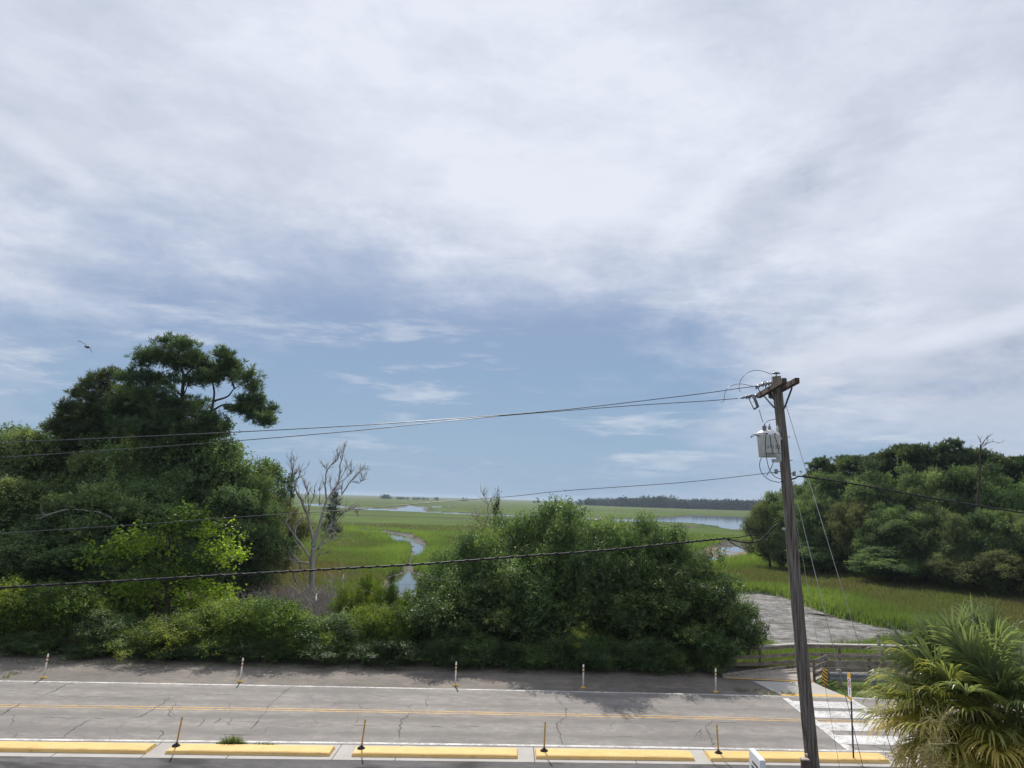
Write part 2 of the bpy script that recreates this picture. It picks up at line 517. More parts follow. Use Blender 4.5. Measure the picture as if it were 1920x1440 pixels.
def kerb_yellow():
    m, g = mat_new('painted_kerb_yellow')
    p = g.pos()
    n1 = g.noise(p, 1.6, 5, 0.6); n2 = g.noise(p, 22, 6, 0.7)
    x, y, z = g.sep(p)
    n3 = g.noise(g.comb(g.math('MULTIPLY', x, 0.25), g.math('MULTIPLY', y, 6.0), z), 2.0, 4)
    c = g.ramp(n1, [(0.3, (0.64, 0.41, 0.135)), (0.7, (0.74, 0.50, 0.19))])
    c = g.mix(g.mapr(n3, 0.50, 0.72, 0, 0.30), c, (0.52, 0.36, 0.16))
    c = g.mix(g.mapr(g.math('ADD', g.math('MULTIPLY', n2, 0.55), g.math('MULTIPLY', n1, 0.45)), 0.58, 0.66, 0, 0.8), c, (0.36, 0.31, 0.24))
    sc = g.noise(g.comb(g.math('MULTIPLY', x, 0.8), g.math('MULTIPLY', y, 5.0), g.math('MULTIPLY', z, 5.0)), 3.2, 6, 0.7)
    c = g.mix(g.mapr(sc, 0.55, 0.66, 0, 0.6), c, (0.26, 0.20, 0.13))
    chip = g.noise(p, 7.0, 6, 0.75)
    c = g.mix(g.mapr(chip, 0.64, 0.67, 0, 0.85), c, (0.40, 0.38, 0.35))
    finish(g, c, 0.7, 0.25, g.bump(n2, 0.25, 0.01))
    return m
M['kerb'] = kerb_yellow()


def asphalt(name, base, dark, light, track=None, stains=0.0, brown=0.0):
    m, g = mat_new(name)
    p = g.pos()
    x, y, z = g.sep(p)
    big = g.noise(p, 0.22, 5, 0.55)
    mid = g.noise(g.comb(g.math('MULTIPLY', x, 0.3), y, 0.0), 1.1, 5, 0.6)
    fine = g.noise(p, 26, 4, 0.75)
    agg = g.noise(p, 90, 2, 0.8)
    c = g.ramp(big, [(0.3, dark), (0.5, base), (0.72, light)])
    c = g.mix(g.mapr(mid, 0.42, 0.66, 0, 0.45), c, tuple(k * 0.78 for k in base))
    blot = g.noise(g.comb(g.math('MULTIPLY', x, 0.6), y, 7.0), 3.0, 7, 0.72)
    c = g.mix(g.mapr(blot, 0.40, 0.68, 0.0, 1.0), g.mix(1.0, c, (0.86, 0.86, 0.87), 'MULTIPLY'), g.mix(1.0, c, (1.16, 1.15, 1.13), 'MULTIPLY'))
    pit = g.noise(p, 5.0, 6, 0.8)
    c = g.mix(g.mapr(pit, 0.63, 0.70, 0.0, 0.5), c, tuple(k * 0.55 for k in base))
    c = g.mix(g.mapr(fine, 0.30, 0.70, 0.0, 1.0), c, g.mix(1.0, c, (1.30, 1.30, 1.29), 'MULTIPLY'))
    c = g.mix(g.mapr(agg, 0.35, 0.72, 0.0, 0.55), g.mix(1.0, c, (0.84, 0.84, 0.85), 'MULTIPLY'), g.mix(1.0, c, (1.16, 1.15, 1.14), 'MULTIPLY'))
    if track:                                       # darker polished wheel paths, worn along the lanes
        v = g.math('SUBTRACT', y, g.math('MULTIPLY', x, 0.047))
        v = g.math('ADD', v, g.math('MULTIPLY', g.math('SUBTRACT', big, 0.5), 0.8))
        for (c0, w, s) in track:
            d = g.math('ABSOLUTE', g.math('SUBTRACT', v, c0))
            k = g.math('MULTIPLY', g.mapr(d, 0.0, w, s, 0.0), g.mapr(g.noise(p, 0.6, 4), 0.3, 0.6, 0.55, 1.0))
            c = g.mix(k, c, tuple(q * 0.66 for q in base))
    if stains:
        s = g.noise(g.comb(g.math('MULTIPLY', x, 0.5), g.math('MULTIPLY', y, 1.0), 3.0), 0.75, 4, 0.5, 0.6)
        c = g.mix(g.mapr(s, 0.48, 0.62, 0, stains), c, tuple(q * 0.30 for q in base))
        s2 = g.noise(g.comb(g.math('MULTIPLY', x, 0.25), y, 9.0), 1.2, 5, 0.6, 0.4)
        c = g.mix(g.mapr(s2, 0.56, 0.72, 0, 0.6), c, tuple(q * 1.45 for q in base))
    if brown:
        b = g.noise(p, 0.9, 6, 0.65)
        c = g.mix(g.mapr(b, 0.45, 0.70, 0, brown), c, (0.26, 0.215, 0.165))
        b2 = g.noise(p, 9, 5, 0.7)
        c = g.mix(g.mapr(b2, 0.60, 0.70, 0, 0.6), c, (0.33, 0.29, 0.24))
    finish(g, c, 0.88, 0.25, g.bump(fine, 0.35, 0.012))
    return m

M['road'] = asphalt('road_asphalt', (0.228, 0.213, 0.197), (0.180, 0.168, 0.156), (0.275, 0.257, 0.237),
                    track=[(27.2, 0.65, 0.75), (29.0, 0.65, 0.8), (30.9, 0.6, 0.6), (32.6, 0.6, 0.55)])
M['parking'] = asphalt('parking_asphalt', (0.098, 0.095, 0.096), (0.070, 0.068, 0.07), (0.128, 0.124, 0.122), stains=0.95)
M['shoulder'] = asphalt('gravel_shoulder', (0.150, 0.135, 0.120), (0.105, 0.094, 0.085), (0.195, 0.175, 0.153), brown=0.55)


def concrete(name, a, b, line=0.0):
    m, g = mat_new(name)
    p = g.pos()
    n1 = g.noise(p, 0.7, 5, 0.6); n2 = g.noise(p, 14, 6, 0.7)
    c = g.ramp(n1, [(0.3, a), (0.7, b)])
    c = g.mix(g.mapr(n2, 0.35, 0.75, 0, 0.45), c, tuple(k * 0.72 for k in a))
    finish(g, c, 0.85, 0.25, g.bump(n2, 0.2, 0.01))
    return m
M['concrete'] = concrete('concrete', (0.36, 0.34, 0.315), (0.46, 0.44, 0.41))


def paint(name, a, wear, under):
    m, g = mat_new(name)
    p = g.pos()
    n1 = g.noise(p, 5, 7, 0.7); n2 = g.noise(p, 0.8, 4, 0.6); n3 = g.noise(p, 45, 4, 0.8)
    w = g.math('ADD', g.math('MULTIPLY', n1, 0.6), g.math('ADD', g.math('MULTIPLY', n2, 0.4), g.math('MULTIPLY', n3, 0.25)))
    c = g.mix(g.mapr(w, 0.62 - wear * 0.12, 0.80 - wear * 0.12), a, under)
    c = g.mix(g.mapr(n2, 0.3, 0.7, 0.0, 0.30), c, tuple(k * 0.75 for k in a))
    finish(g, c, 0.75, 0.3)
    return m
M['line_white'] = paint('white_road_paint', (0.64, 0.63, 0.61), 0.62, (0.24, 0.23, 0.22))
M['line_worn'] = paint('worn_white_paint', (0.60, 0.59, 0.58), 0.45, (0.25, 0.24, 0.23))
M['line_yellow'] = paint('yellow_road_paint', (0.54, 0.33, 0.11), 0.75, (0.27, 0.22, 0.16))
M['tactile'] = paint('yellow_tactile_strip', (0.66, 0.42, 0.10), 0.25, (0.34, 0.28, 0.2))

m, g = mat_new('crack_filler')
finish(g, g.ramp(g.noise(g.pos(), 2.5, 5), [(0.35, (0.055, 0.052, 0.050)), (0.65, (0.150, 0.142, 0.135))]), 0.9, 0.2)
M['crack'] = m

m, g = mat_new('tidal_water')
p = g.pos()
px_, py_, pz_ = g.sep(p)
rip = g.noise(g.comb(g.math('MULTIPLY', px_, 1.0), g.math('MULTIPLY', py_, 0.35), 0.0), 1.4, 4, 0.6)
finish(g, (0.060, 0.062, 0.052), 0.05, 0.5, g.bump(rip, 0.035, 0.05))
M['water'] = m

# ------------------------------------------------------------------ terrain: marsh, creeks, mud flats, embankment
def poly(px_list, z):
    return np.array([(lambda q: (q.x, q.y))(G(a, b, z)) for a, b in px_list])

ZM = -1.0                                          # level at which the grass edges were read (blade tops)
POLYS = [
    # (outline, depth below marsh, is it mostly water)
    (poly([(560, 941), (600, 942), (640, 946), (655, 948), (738, 951.5), (742, 948.2), (757, 948.8), (760, 946), (770, 945.2), (780, 947), (803, 948.8), (803, 955.5),
           (860, 957.8), (900, 960), (1000, 963.5), (1136, 968), (1136, 972.5), (1000, 967), (900, 963.3), (860, 961.6), (800, 958.6), (740, 955.6), (700, 954.3), (655, 951), (600, 947), (560, 945)], ZM), 1.2),
    (poly([(804, 946.6), (831, 947.4), (834, 949.8), (805, 949.8)], ZM), 1.2),
    (poly([(836, 946.8), (847, 947.4), (846, 949.4), (837, 949.2)], ZM), 1.2),
    (poly([(1135, 968), (1160, 969), (1200, 969), (1262, 966.5), (1296, 963.8), (1408, 967), (1540, 971), (1540, 991), (1408, 989.3), (1378, 990), (1353, 987.5), (1330, 982),
           (1290, 977.5), (1250, 976), (1160, 976.5), (1135, 975)], ZM), 1.2),
    (poly([(1275, 982.5), (1310, 984), (1300, 987.5), (1276, 986)], ZM), 1.2),
    (poly([(640, 983), (700, 989), (725, 989), (773, 996), (792, 1007), (803, 1011), (812, 1016), (802, 1025), (786, 1042), (783, 1052), (818, 1068), (900, 1074), (1100, 1083),
           (1100, 1128), (1000, 1133), (840, 1128), (760, 1122), (700, 1105), (690, 1088), (706, 1074), (722, 1064), (742, 1056), (746, 1048), (760, 1037), (768, 1023), (764, 1013),
           (728, 1010), (724, 1000), (716, 995.5), (697, 994), (640, 986)], ZM), 1.15),
    (poly([(1060, 1082), (1250, 1092), (1330, 1098), (1400, 1101), (1425, 1101), (1480, 1107), (1540, 1126), (1587, 1143), (1647, 1156), (1705, 1164), (1765, 1176), (1745, 1188), (1690, 1196),
           (1624, 1214), (1463, 1214), (1413, 1199), (1330, 1200), (1250, 1190), (1150, 1150), (1060, 1130)], ZM - 0.2), 0.40),
    (poly([(1272, 1036), (1322, 1020), (1355, 1007), (1392, 1008), (1422, 1016), (1412, 1036), (1370, 1042), (1322, 1053), (1295, 1049)], ZM), 0.62),
]

def sdist(x, y, pl):
    """signed distance, positive inside"""
    d2 = np.full(x.shape, 1e18)
    inside = np.zeros(x.shape, bool)
    n = len(pl)
    for i in range(n):
        ax, ay = pl[i]; bx, by = pl[(i + 1) % n]
        ex, ey = bx - ax, by - ay
        wx, wy = x - ax, y - ay
        t = np.clip((wx * ex + wy * ey) / (ex * ex + ey * ey + 1e-12), 0, 1)
        dx, dy = wx - t * ex, wy - t * ey
        d2 = np.minimum(d2, dx * dx + dy * dy)
        c = ((ay > y) != (by > y)) & (x < ex * (y - ay) / (ey + (1e-12 if ey == 0 else 0)) + ax)
        inside ^= c
    d = np.sqrt(d2)
    return np.where(inside, d, -d)

def road_edge(X):
    return 37.4 + 0.047 * X

def terrain(x, y):
    """height, mud, signed distance to the nearest channel, dryness"""
    x = np.asarray(x, float); y = np.asarray(y, float)
    dd = np.hypot(x, y)
    base = -1.6 + (vnoise(x, y, 14) - 0.5) * 0.35
    t = y - road_edge(x)
    # wooded upland on the left, rising from the marsh
    upl = sstep(-(x + 0.16 * y + 10.0), -6, 8) * (1 - sstep(y, 92, 125))
    base = base + upl * (0.9 + 0.6 * vnoise(x + 40, y, 11))
    # foot of the wood on the right
    upr = sstep(x - (0.30 * y + 9), 0, 10) * sstep(y, 70, 110)
    base = base + upr * 0.7
    bank = 1 - sstep(t, 1.2, 8.0)
    base = base * (1 - bank) + (-0.06) * bank
    s = np.full(x.shape, -1e9); depth = np.zeros(x.shape)
    wob = (vnoise(x, y, 4.5, 3) - 0.5) * np.clip(dd * 0.022, 0.9, 9.0)
    for pl, dp in POLYS:
        lo, hi = pl.min(0) - 40, pl.max(0) + 40
        msk = (x > lo[0]) & (x < hi[0]) & (y > lo[1]) & (y < hi[1])
        if not msk.any():
            continue
        q = np.full(x.shape, -1e9)
        q[msk] = sdist(x[msk], y[msk], pl)
        upd = q > s
        depth = np.where(upd, dp, depth)
        s = np.maximum(s, q)
    s = np.where(s > -1e8, s + wob, s)
    w = np.clip(dd * 0.006, 0.35, 3.0)
    cut = sstep(s, 0.0, w) * np.minimum(0.46, depth) + sstep(s, w * 0.5, 3.0 + 2.0 * w) * 1.0 * np.maximum(depth - 0.46, 0)
    lump = (vnoise(x, y, 1.9, 4) - 0.5) * 0.16 + (vnoise(x + 9, y * 1.5, 7.0, 3) - 0.5) * 0.22
    z = base - cut + lump * sstep(s, 0.3, 2.0)
    mud = sstep(s, 0.15, 0.7)
    return z, mud, s, upl

WATER_Z = -2.16

az_f = np.concatenate([np.linspace(-180, -46, 30)[:-1], np.linspace(-46, 46, 900), np.linspace(46, 180, 30)[1:]])
inv = np.concatenate([np.linspace(1 / 4.0, 1 / 34.0, 14)[:-1], np.linspace(1 / 34.0, 1 / 700.0, 560)[:-1], np.linspace(1 / 700.0, 1 / 9000.0, 60)])
D, A = np.meshgrid(1 / inv, np.radians(az_f), indexing='ij')
GX, GY = D * np.sin(A), D * np.cos(A)
GZ, MUD, SDF, UPL = terrain(GX, GY)
near_road = (GY < road_edge(GX)) & (D < 120)
GZ = np.where(near_road | (GY < 30), -0.06, GZ)
GZ = np.where((D > 700), np.minimum(GZ, -1.5), GZ)
MUD = np.where(near_road, 0, MUD)

m, g = mat_new('marsh_ground')
p = g.pos()
gx, gy, gz = g.sep(p)
mudv = g.attr('mud')
edge = g.attr('edge')
upl_a = g.attr('upland')
st = g.comb(g.math('MULTIPLY', gx, 0.35), gy, 0.0)
n_a = g.noise(p, 0.035, 6, 0.6); n_b = g.noise(st, 0.012, 5, 0.6); n_c = g.noise(p, 0.9, 6, 0.7); n_d = g.noise(p, 6, 5, 0.75)
n_v = g.noise(g.comb(g.math('MULTIPLY', gx, 0.10), gy, 0.0), 0.006, 8, 0.66)
stk = g.noise(g.comb(g.math('MULTIPLY', gx, 0.08), gy, 4.0), 0.045, 7, 0.6)
grs = g.math('ADD', g.math('MULTIPLY', n_a, 0.45), g.math('MULTIPLY', n_b, 0.55))
grs = g.math('ADD', grs, g.math('MULTIPLY', edge, 0.10))
c = g.ramp(grs, [(0.38, (0.090, 0.092, 0.040)), (0.46, (0.082, 0.112, 0.034)), (0.54, (0.090, 0.142, 0.030)), (0.66, (0.125, 0.180, 0.036))])
c = g.mix(g.mapr(g.math('ADD', g.math('MULTIPLY', n_c, 0.5), g.math('MULTIPLY', n_d, 0.5)), 0.40, 0.62, 0.45, 0.0), c, (0.045, 0.060, 0.022))
far = g.mapr(gy, 380, 2400)
c = g.mix(g.math('MULTIPLY', far, 0.75), c, g.ramp(n_v, [(0.38, (0.072, 0.096, 0.038)), (0.47, (0.105, 0.128, 0.048)), (0.56, (0.128, 0.142, 0.060)), (0.66, (0.095, 0.128, 0.042))]))
c = g.mix(g.math('MULTIPLY', g.mapr(stk, 0.60, 0.66, 0, 0.75), g.mapr(gy, 110, 190)), c, (0.040, 0.055, 0.025))
c = g.mix(g.math('MULTIPLY', g.mapr(edge, 0.55, 0.95, 0, 0.7), g.mapr(gy, 130, 200)), c, (0.045, 0.070, 0.026))  # bank shadow painted into the ground colour along distant channel edges
mud_c = g.ramp(g.noise(p, 0.55, 7, 0.68), [(0.34, (0.085, 0.078, 0.070)), (0.46, (0.185, 0.177, 0.168)), (0.60, (0.285, 0.277, 0.265))])
wet = g.math('MULTIPLY', g.mapr(gx, 4, 12), g.mapr(gy, 92, 104, 1.0, 0.0))
mud_c = g.mix(wet, g.mix(1.0, mud_c, (0.30, 0.27, 0.24), 'MULTIPLY'), mud_c)
spk = g.noise(g.comb(g.math('MULTIPLY', gx, 0.7), gy, 2.0), 2.2, 6, 0.75)
mud_c = g.mix(g.mapr(spk, 0.525, 0.60, 0, 0.85), mud_c, (0.075, 0.066, 0.058))
mud_c = g.mix(g.mapr(n_d, 0.56, 0.66, 0, 0.75), mud_c, (0.065, 0.057, 0.05))
wrk = g.mapr(gy, 118, 128)
mud_c = g.mix(g.math('MULTIPLY', g.math('MULTIPLY', wrk, g.mapr(gy, 175, 190, 1, 0)), g.mapr(gx, 20, 30)), mud_c, (0.20, 0.145, 0.115))
bankd = g.mapr(g.n('ShaderNodeNewGeometry').outputs['Normal'], 0, 1)
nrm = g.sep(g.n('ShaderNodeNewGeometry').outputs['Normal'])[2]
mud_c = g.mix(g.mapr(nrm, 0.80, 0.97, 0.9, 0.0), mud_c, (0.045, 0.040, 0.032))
c = g.mix(mudv, c, mud_c)
litter = g.ramp(n_c, [(0.35, (0.045, 0.034, 0.022)), (0.6, (0.085, 0.066, 0.040)), (0.75, (0.06, 0.075, 0.025))])
c = g.mix(g.mapr(upl_a, 0.2, 0.6), c, litter)
rgh = g.mapr(mudv, 0, 1, 0.95, 0.62)
finish(g, c, rgh, 0.03, g.bump(g.math('ADD', n_c, g.math('MULTIPLY', n_d, 0.6)), 0.55, 0.12))
M['ground'] = m

UPA = np.maximum(UPL * (D < 125), ((GY - road_edge(GX)) < 7) * 1.0 * (D < 80))
UPA = UPA * (1 - MUD)
ground = obj('ground', grid_mesh('ground', GX, GY, GZ, M['ground'], {'mud': MUD, 'edge': sstep(SDF, -14, -1), 'upland': UPA}))
tag(ground, kind='structure')

xs = np.linspace(-700, 700, 30); ys = np.linspace(42, 900, 30)
WX, WY = np.meshgrid(xs, ys)
tag(obj('water', grid_mesh('water', WX, WY, np.full(WX.shape, WATER_Z), M['water'])), kind='structure')

def zg(x, y):
    if y < road_edge(x):
        return 0.0
    z, _, _, _ = terrain(np.array([float(x)]), np.array([float(y)]))
    return float(z[0])

# ------------------------------------------------------------------ road, shoulder, kerb strip, parking, markings
def curve(pts, z=0.0):
    W = np.array([(lambda q: (q.x, q.y))(G(a, b, z)) for a, b in pts])
    k = np.polyfit(W[:, 0], W[:, 1], 2)
    lo, hi = W[:, 0].min(), W[:, 0].max()
    def f(X):
        X = np.asarray(X, float)
        Xc = np.clip(X, lo, hi)
        y0 = np.polyval(k, Xc)
        sl = 2 * k[0] * Xc + k[1]
        return y0 + sl * (X - Xc)
    return f

c_hedge = curve([(0, 1243), (320, 1250), (600, 1254), (1240, 1267), (1340, 1270)])
c_far = curve([(0, 1277), (320, 1283), (600, 1288), (1240, 1300), (1340, 1303), (1465, 1306.5)])
c_mid = curve([(0, 1323), (320, 1329), (600, 1332.5), (1240, 1343), (1360, 1348), (1505, 1352)])
c_near = curve([(0, 1387), (320, 1390), (600, 1393), (1240, 1402), (1408, 1405), (1659, 1410)])
c_k0 = curve([(0, 1394.5), (300, 1398), (640, 1402.5), (1240, 1411), (1600, 1415)], 0.0)
c_k1 = curve([(0, 1410), (300, 1413), (640, 1418), (1240, 1427), (1600, 1430)], 0.0)
c_con = curve([(0, 1418), (300, 1421), (640, 1425), (1240, 1432), (1600, 1437)])

def strip(name, fa, fb, z, mat, x0=-90, x1=90, n=361, rows=5, parent=None):
    xs = np.linspace(x0, x1, n)
    a, b = fa(xs), fb(xs)
    t = np.linspace(0, 1, rows)[:, None]
    Y = a[None, :] * (1 - t) + b[None, :] * t
    X = np.repeat(xs[None, :], rows, 0)
    return tag(obj(name, grid_mesh(name, X, Y, np.full(X.shape, z), mat)), kind='structure')

off = lambda f, d: (lambda X: f(X) + d)
strip('shoulder', lambda X: c_far(X) - 0.3, off(c_hedge, 2.2), 0.0, M['shoulder'], rows=9)
strip('road', off(c_near, -0.16), off(c_far, 0.12), 0.008, M['road'], rows=15)
strip('kerb_strip', c_con, off(c_near, -0.155), 0.004, M['concrete'])
strip('parking_lot', lambda X: 0 * X + 2.0, off(c_con, 0.02), 0.0, M['parking'], rows=9)
strip('road_line_far', off(c_far, -0.07), off(c_far, 0.07), 0.013, M['line_white'], rows=2)
strip('road_line_near', off(c_near, -0.085), off(c_near, 0.085), 0.013, M['line_white'], rows=2)
strip('centre_line_near', off(c_mid, -0.19), off(c_mid, -0.07), 0.013, M['line_yellow'], rows=2)
strip('centre_line_far', off(c_mid, 0.07), off(c_mid, 0.19), 0.013, M['line_yellow'], rows=2)

# cracks in the asphalt
rng = np.random.default_rng(11)
random.seed(4)
def crack_mesh(lines, z):
    mb = MB()
    for pts, w in lines:
        W = [G(a, b) for a, b in pts]
        P2 = []
        for i in range(len(W) - 1):
            L = (W[i + 1] - W[i]).length
            n = max(2, int(L / 0.16))
            for k in range(n):
                t = k / n
                q = W[i].lerp(W[i + 1], t)
                P2.append(Vector((q.x + random.gauss(0, 0.035), q.y + random.gauss(0, 0.035), z)))
        P2.append(Vector((W[-1].x, W[-1].y, z)))
        w = w * 0.72
        ww = w
        vs = []
        for i, q in enumerate(P2):
            t = (P2[min(i + 1, len(P2) - 1)] - P2[max(0, i - 1)])
            nrm_ = Vector((-t.y, t.x, 0)).normalized()
            k = min(1.0, min(i, len(P2) - 1 - i) / 3 + 0.2)
            ww = max(0.3 * w, min(1.7 * w, ww + random.gauss(0, 0.3 * w)))
            vs += [q + nrm_ * ww * k / 2, q - nrm_ * ww * k / 2]
        mb.add(vs, [(2 * i, 2 * i + 1, 2 * i + 3, 2 * i + 2) for i in range(len(P2) - 1)])
    return mb
CRACKS = [([(139, 1279), (112, 1290), (85, 1303)], .035), ([(155, 1316), (145, 1322)], .03), ([(40, 1318), (8, 1336), (-8, 1345)], .045),
          ([(320, 1310), (285, 1332), (262, 1344), (240, 1349)], .045), ([(170, 1349), (150, 1360), (128, 1374), (117, 1386)], .055),
          ([(548, 1288), (530, 1300), (510, 1318), (498, 1335), (480, 1355), (468, 1368)], .05), ([(415, 1346), (400, 1358)], .035),
          ([(808, 1300), (797, 1315), (801, 1327)], .035), ([(770, 1338), (755, 1350), (750, 1365), (746, 1388)], .055),
          ([(1040, 1305), (1050, 1320), (1063, 1330), (1060, 1346), (1043, 1358), (1050, 1380), (1054, 1399)], .05),
          ([(1340, 1350), (1322, 1362), (1332, 1380), (1338, 1400)], .03), ([(1180, 1310), (1205, 1330)], .03), ([(670, 1320), (676, 1328)], .03),
          ([(98, 1306), (150, 1308), (200, 1306), (265, 1313)], .028), ([(345, 1302), (400, 1302), (465, 1304)], .035), ([(62, 1345), (150, 1347), (240, 1349)], .022),
          ([(835, 1310), (868, 1310)], .022), ([(925, 1311), (1000, 1313)], .02), ([(655, 1361), (712, 1362)], .03), ([(790, 1362), (840, 1363)], .03), ([(865, 1362), (918, 1365)], .045),
          ([(890, 1344), (950, 1349), (965, 1352)], .028), ([(585, 1346), (595, 1360)], .03), ([(672, 1345), (671, 1357)], .03), ([(520, 1355), (503, 1358)], .04),
          ([(300, 1366), (305, 1378), (293, 1388)], .03), ([(30, 1376), (22, 1386)], .04), ([(820, 1343), (850, 1345)], .02), ([(1150, 1380), (1210, 1384)], .02), ([(1405, 1345), (1480, 1352), (1500, 1356)], .03),
          ([(1585, 1372), (1640, 1400), (1690, 1415)], .025), ([(600, 1318), (640, 1320), (700, 1318)], .018)]
for _ in range(46):
    cx, cy = random.uniform(-40, 1480), random.uniform(1296, 1386)
    if random.random() < 0.55:
        q = [(cx, cy)]
        for k in range(3): q.append((q[-1][0] + random.uniform(-9, 4), q[-1][1] + random.uniform(4, 9)))
    else:
        q = [(cx, cy)]
        for k in range(3): q.append((q[-1][0] + random.uniform(12, 30), q[-1][1] + random.uniform(-1.2, 1.6)))
    CRACKS.append(([(a, min(b, 1388)) for a, b in q], random.uniform(.012, .022)))
tag(crack_mesh(CRACKS, 0.0165).build('road_cracks', M['crack']), kind='structure')
# joints in the concrete strip
def joint(px):
    a = G(px, 1392 + (px / 1600) * 14); 
    ya, yb = float(c_con(a.x)), float(c_near(a.x)) - 0.1
    return [(a.x, ya), (a.x, yb)]
mb = MB()
for px in (300, 452, 640, 752, 1000, 1316, 140, 1180):
    (xa, ya), (xb, yb) = joint(px)
    mb.add([(xa - .012, ya, .0085), (xa + .012, ya, .0085), (xb + .012, yb, .0085), (xb - .012, yb, .0085)], [(0, 1, 2, 3)])
tag(mb.build('kerb_strip_joints', M['crack']), kind='structure')

# crosswalk: two edge lines and four bars, clipped between them
def sheet(name, pts, z, mat):
    mb = MB()
    mb.add([(p.x, p.y, z) for p in pts], [tuple(range(len(pts)))])
    return tag(mb.build(name, mat), kind='structure')
def lerp_line(p0, p1, y):
    t = (y - p0[1]) / (p1[1] - p0[1])
    return p0[0] + (p1[0] - p0[0]) * t
La, Lb = (1474, 1310), (1598, 1408)
Ra, Rb = (1592, 1311), (1760, 1408)
sheet('crosswalk_edge_left', [G(1467, 1309.5), G(1478, 1309.5), G(1604, 1408.5), G(1589, 1408.5)], 0.019, M['line_white'])
sheet('crosswalk_edge_right', [G(1586, 1311.5), G(1598, 1311.5), G(1768, 1412), G(1750, 1412)], 0.019, M['line_white'])
for (ya, yb) in ((1315, 1327.5), (1333, 1346), (1355, 1370.5), (1379, 1396)):
    q = []
    for (yy, first) in ((ya, True), (yb, False)):
        xl, xr = lerp_line(La, Lb, yy), lerp_line(Ra, Rb, yy)
        row = [(xl, yy), (xr, yy + 0.02 * (xr - xl))]
        q += row if first else row[::-1]
    sheet('crosswalk_bar', [G(a, b) for a, b in q][::-1], 0.0175, M['line_worn'])

# concrete ramp and its yellow strips
sheet('path', [G(1411, 1277.5), G(1468, 1306.3), G(1590, 1308.5), G(1527, 1281), G(1500, 1279.6)][::1], 0.017, M['concrete'])
sheet('tactile_strip', [G(1461, 1301.5), G(1466, 1305.5), G(1590, 1308), G(1581, 1303.5)], 0.0215, M['tactile'])
sheet('path_edge_line', [G(1359, 1271.0), G(1359, 1272.6), G(1528, 1280.6), G(1524, 1278.6)], 0.021, M['tactile'])

# grass verge and sandy patch to the right of the ramp
m, g = mat_new('verge')
p = g.pos()
nz = g.noise(p, 0.55, 6, 0.65); n2 = g.noise(p, 12, 5, 0.7)
x, y, z = g.sep(p)
sandm = g.mapr(g.math('ADD', y, g.math('MULTIPLY', nz, 3.0)), 33.4, 34.4, 1.0, 0.0)
c = g.mix(sandm, g.ramp(n2, [(0.3, (0.045, 0.075, 0.018)), (0.7, (0.10, 0.14, 0.035))]), g.ramp(n2, [(0.3, (0.27, 0.225, 0.17)), (0.7, (0.38, 0.33, 0.26))]))
finish(g, c, 0.95, 0.15, g.bump(n2, 0.4, 0.03))
M['verge'] = m
sheet('verge', [G(1528, 1281), G(1588, 1307.5), G(1640, 1310), G(1920, 1322), G(1920, 1275), G(1640, 1270), G(1540, 1272)], 0.026, M['verge'])

# ------------------------------------------------------------------ yellow concrete kerb blocks
def kerb_block(xa, xb, label):
    """xa, xb: photo x of the block's two ends at its foot"""
    A0, B0 = G(xa, 1410 + xa * 0.0125).x, G(xb, 1410 + xb * 0.0125).x
    n = max(6, int((B0 - A0) / 0.4))
    prof = [(0.0, 0.0), (0.02, 0.085), (0.05, 0.105), (0.40, 0.115), (0.46, 0.10), (0.50, 0.0)]
    vs, fs = [], []
    rr = random.Random(int(xa) + 7)
    for i in range(n + 1):
        X = A0 + (B0 - A0) * i / n
        y0 = float(c_k1(X)) - 0.02
        wdt = float(c_k0(X)) - float(c_k1(X)) - 0.02
        inset = 0.05 if i in (0, n) else 0
        for (u, h) in prof:
            xx = X + (0.035 if i == 0 else -0.035 if i == n else 0) * (h / 0.11)
            vs.append((xx, y0 + u * wdt / 0.5, 0.006 + h * (1 + rr.uniform(-.03, .03)) - (0.012 if inset and h > 0.05 else 0)))
    k = len(prof)
    for i in range(n):
        for j in range(k - 1):
            fs.append((i * k + j, (i + 1) * k + j, (i + 1) * k + j + 1, i * k + j + 1))
    fs.append(tuple(range(k)))
    fs.append(tuple(n * k + j for j in range(k))[::-1])
    mb = MB(); mb.add(vs, fs)
    o = mb.build('kerb_block', M['kerb'])
    return tag(o, label, 'kerb', 'yellow kerb blocks along the near edge of the road')
kerb_block(-330, 274, 'yellow kerb block running out of the left edge of the photo')
kerb_block(309, 619, 'yellow kerb block with weeds growing behind it')
kerb_block(659, 971, 'yellow kerb block in the middle of the row, no weeds behind it')
kerb_block(1004, 1303, 'yellow kerb block just right of the middle one, left of the pole')
kerb_block(1331, 1668, 'yellow kerb block behind the utility pole and white box sign')

# ------------------------------------------------------------------ delineator posts
def far_post():
    t = empty('delineator_post', (0, 0, 0), '', 'delineator post', 'white delineator posts along the far shoulder')
    mb = MB(); mb.lathe([(0.036, 0.05), (0.036, 0.93), (0.030, 0.98), (0.012, 1.0)], 14)
    mb.build('tube', M['white'], t, True)
    for z in (0.66, 0.80):
        b = MB(); b.lathe([(0.039, z), (0.039, z + 0.075)], 14); b.build('reflective_band', M['rust'], t, True)
    b = MB(); b.lathe([(0.12, 0.0), (0.12, 0.02), (0.06, 0.055), (0.042, 0.07)], 14); b.build('base', M['yellow'], t, True)
    return t
fp = far_post()
FAR = [(82, 1271.5, 0.07, 'white delineator post at far left of the far shoulder'), (450, 1279, 0.05, 'white delineator post in front of the sunlit green hedge, second from left'),
       (853.5, 1286, 0.01, 'white delineator post at left edge of the tree shadow on the shoulder'), (1093.5, 1290, 0.0, 'white delineator post standing in the deep shade below the big tree'),
       (1342, 1298, -0.03, 'white delineator post just left of the boardwalk ramp')]
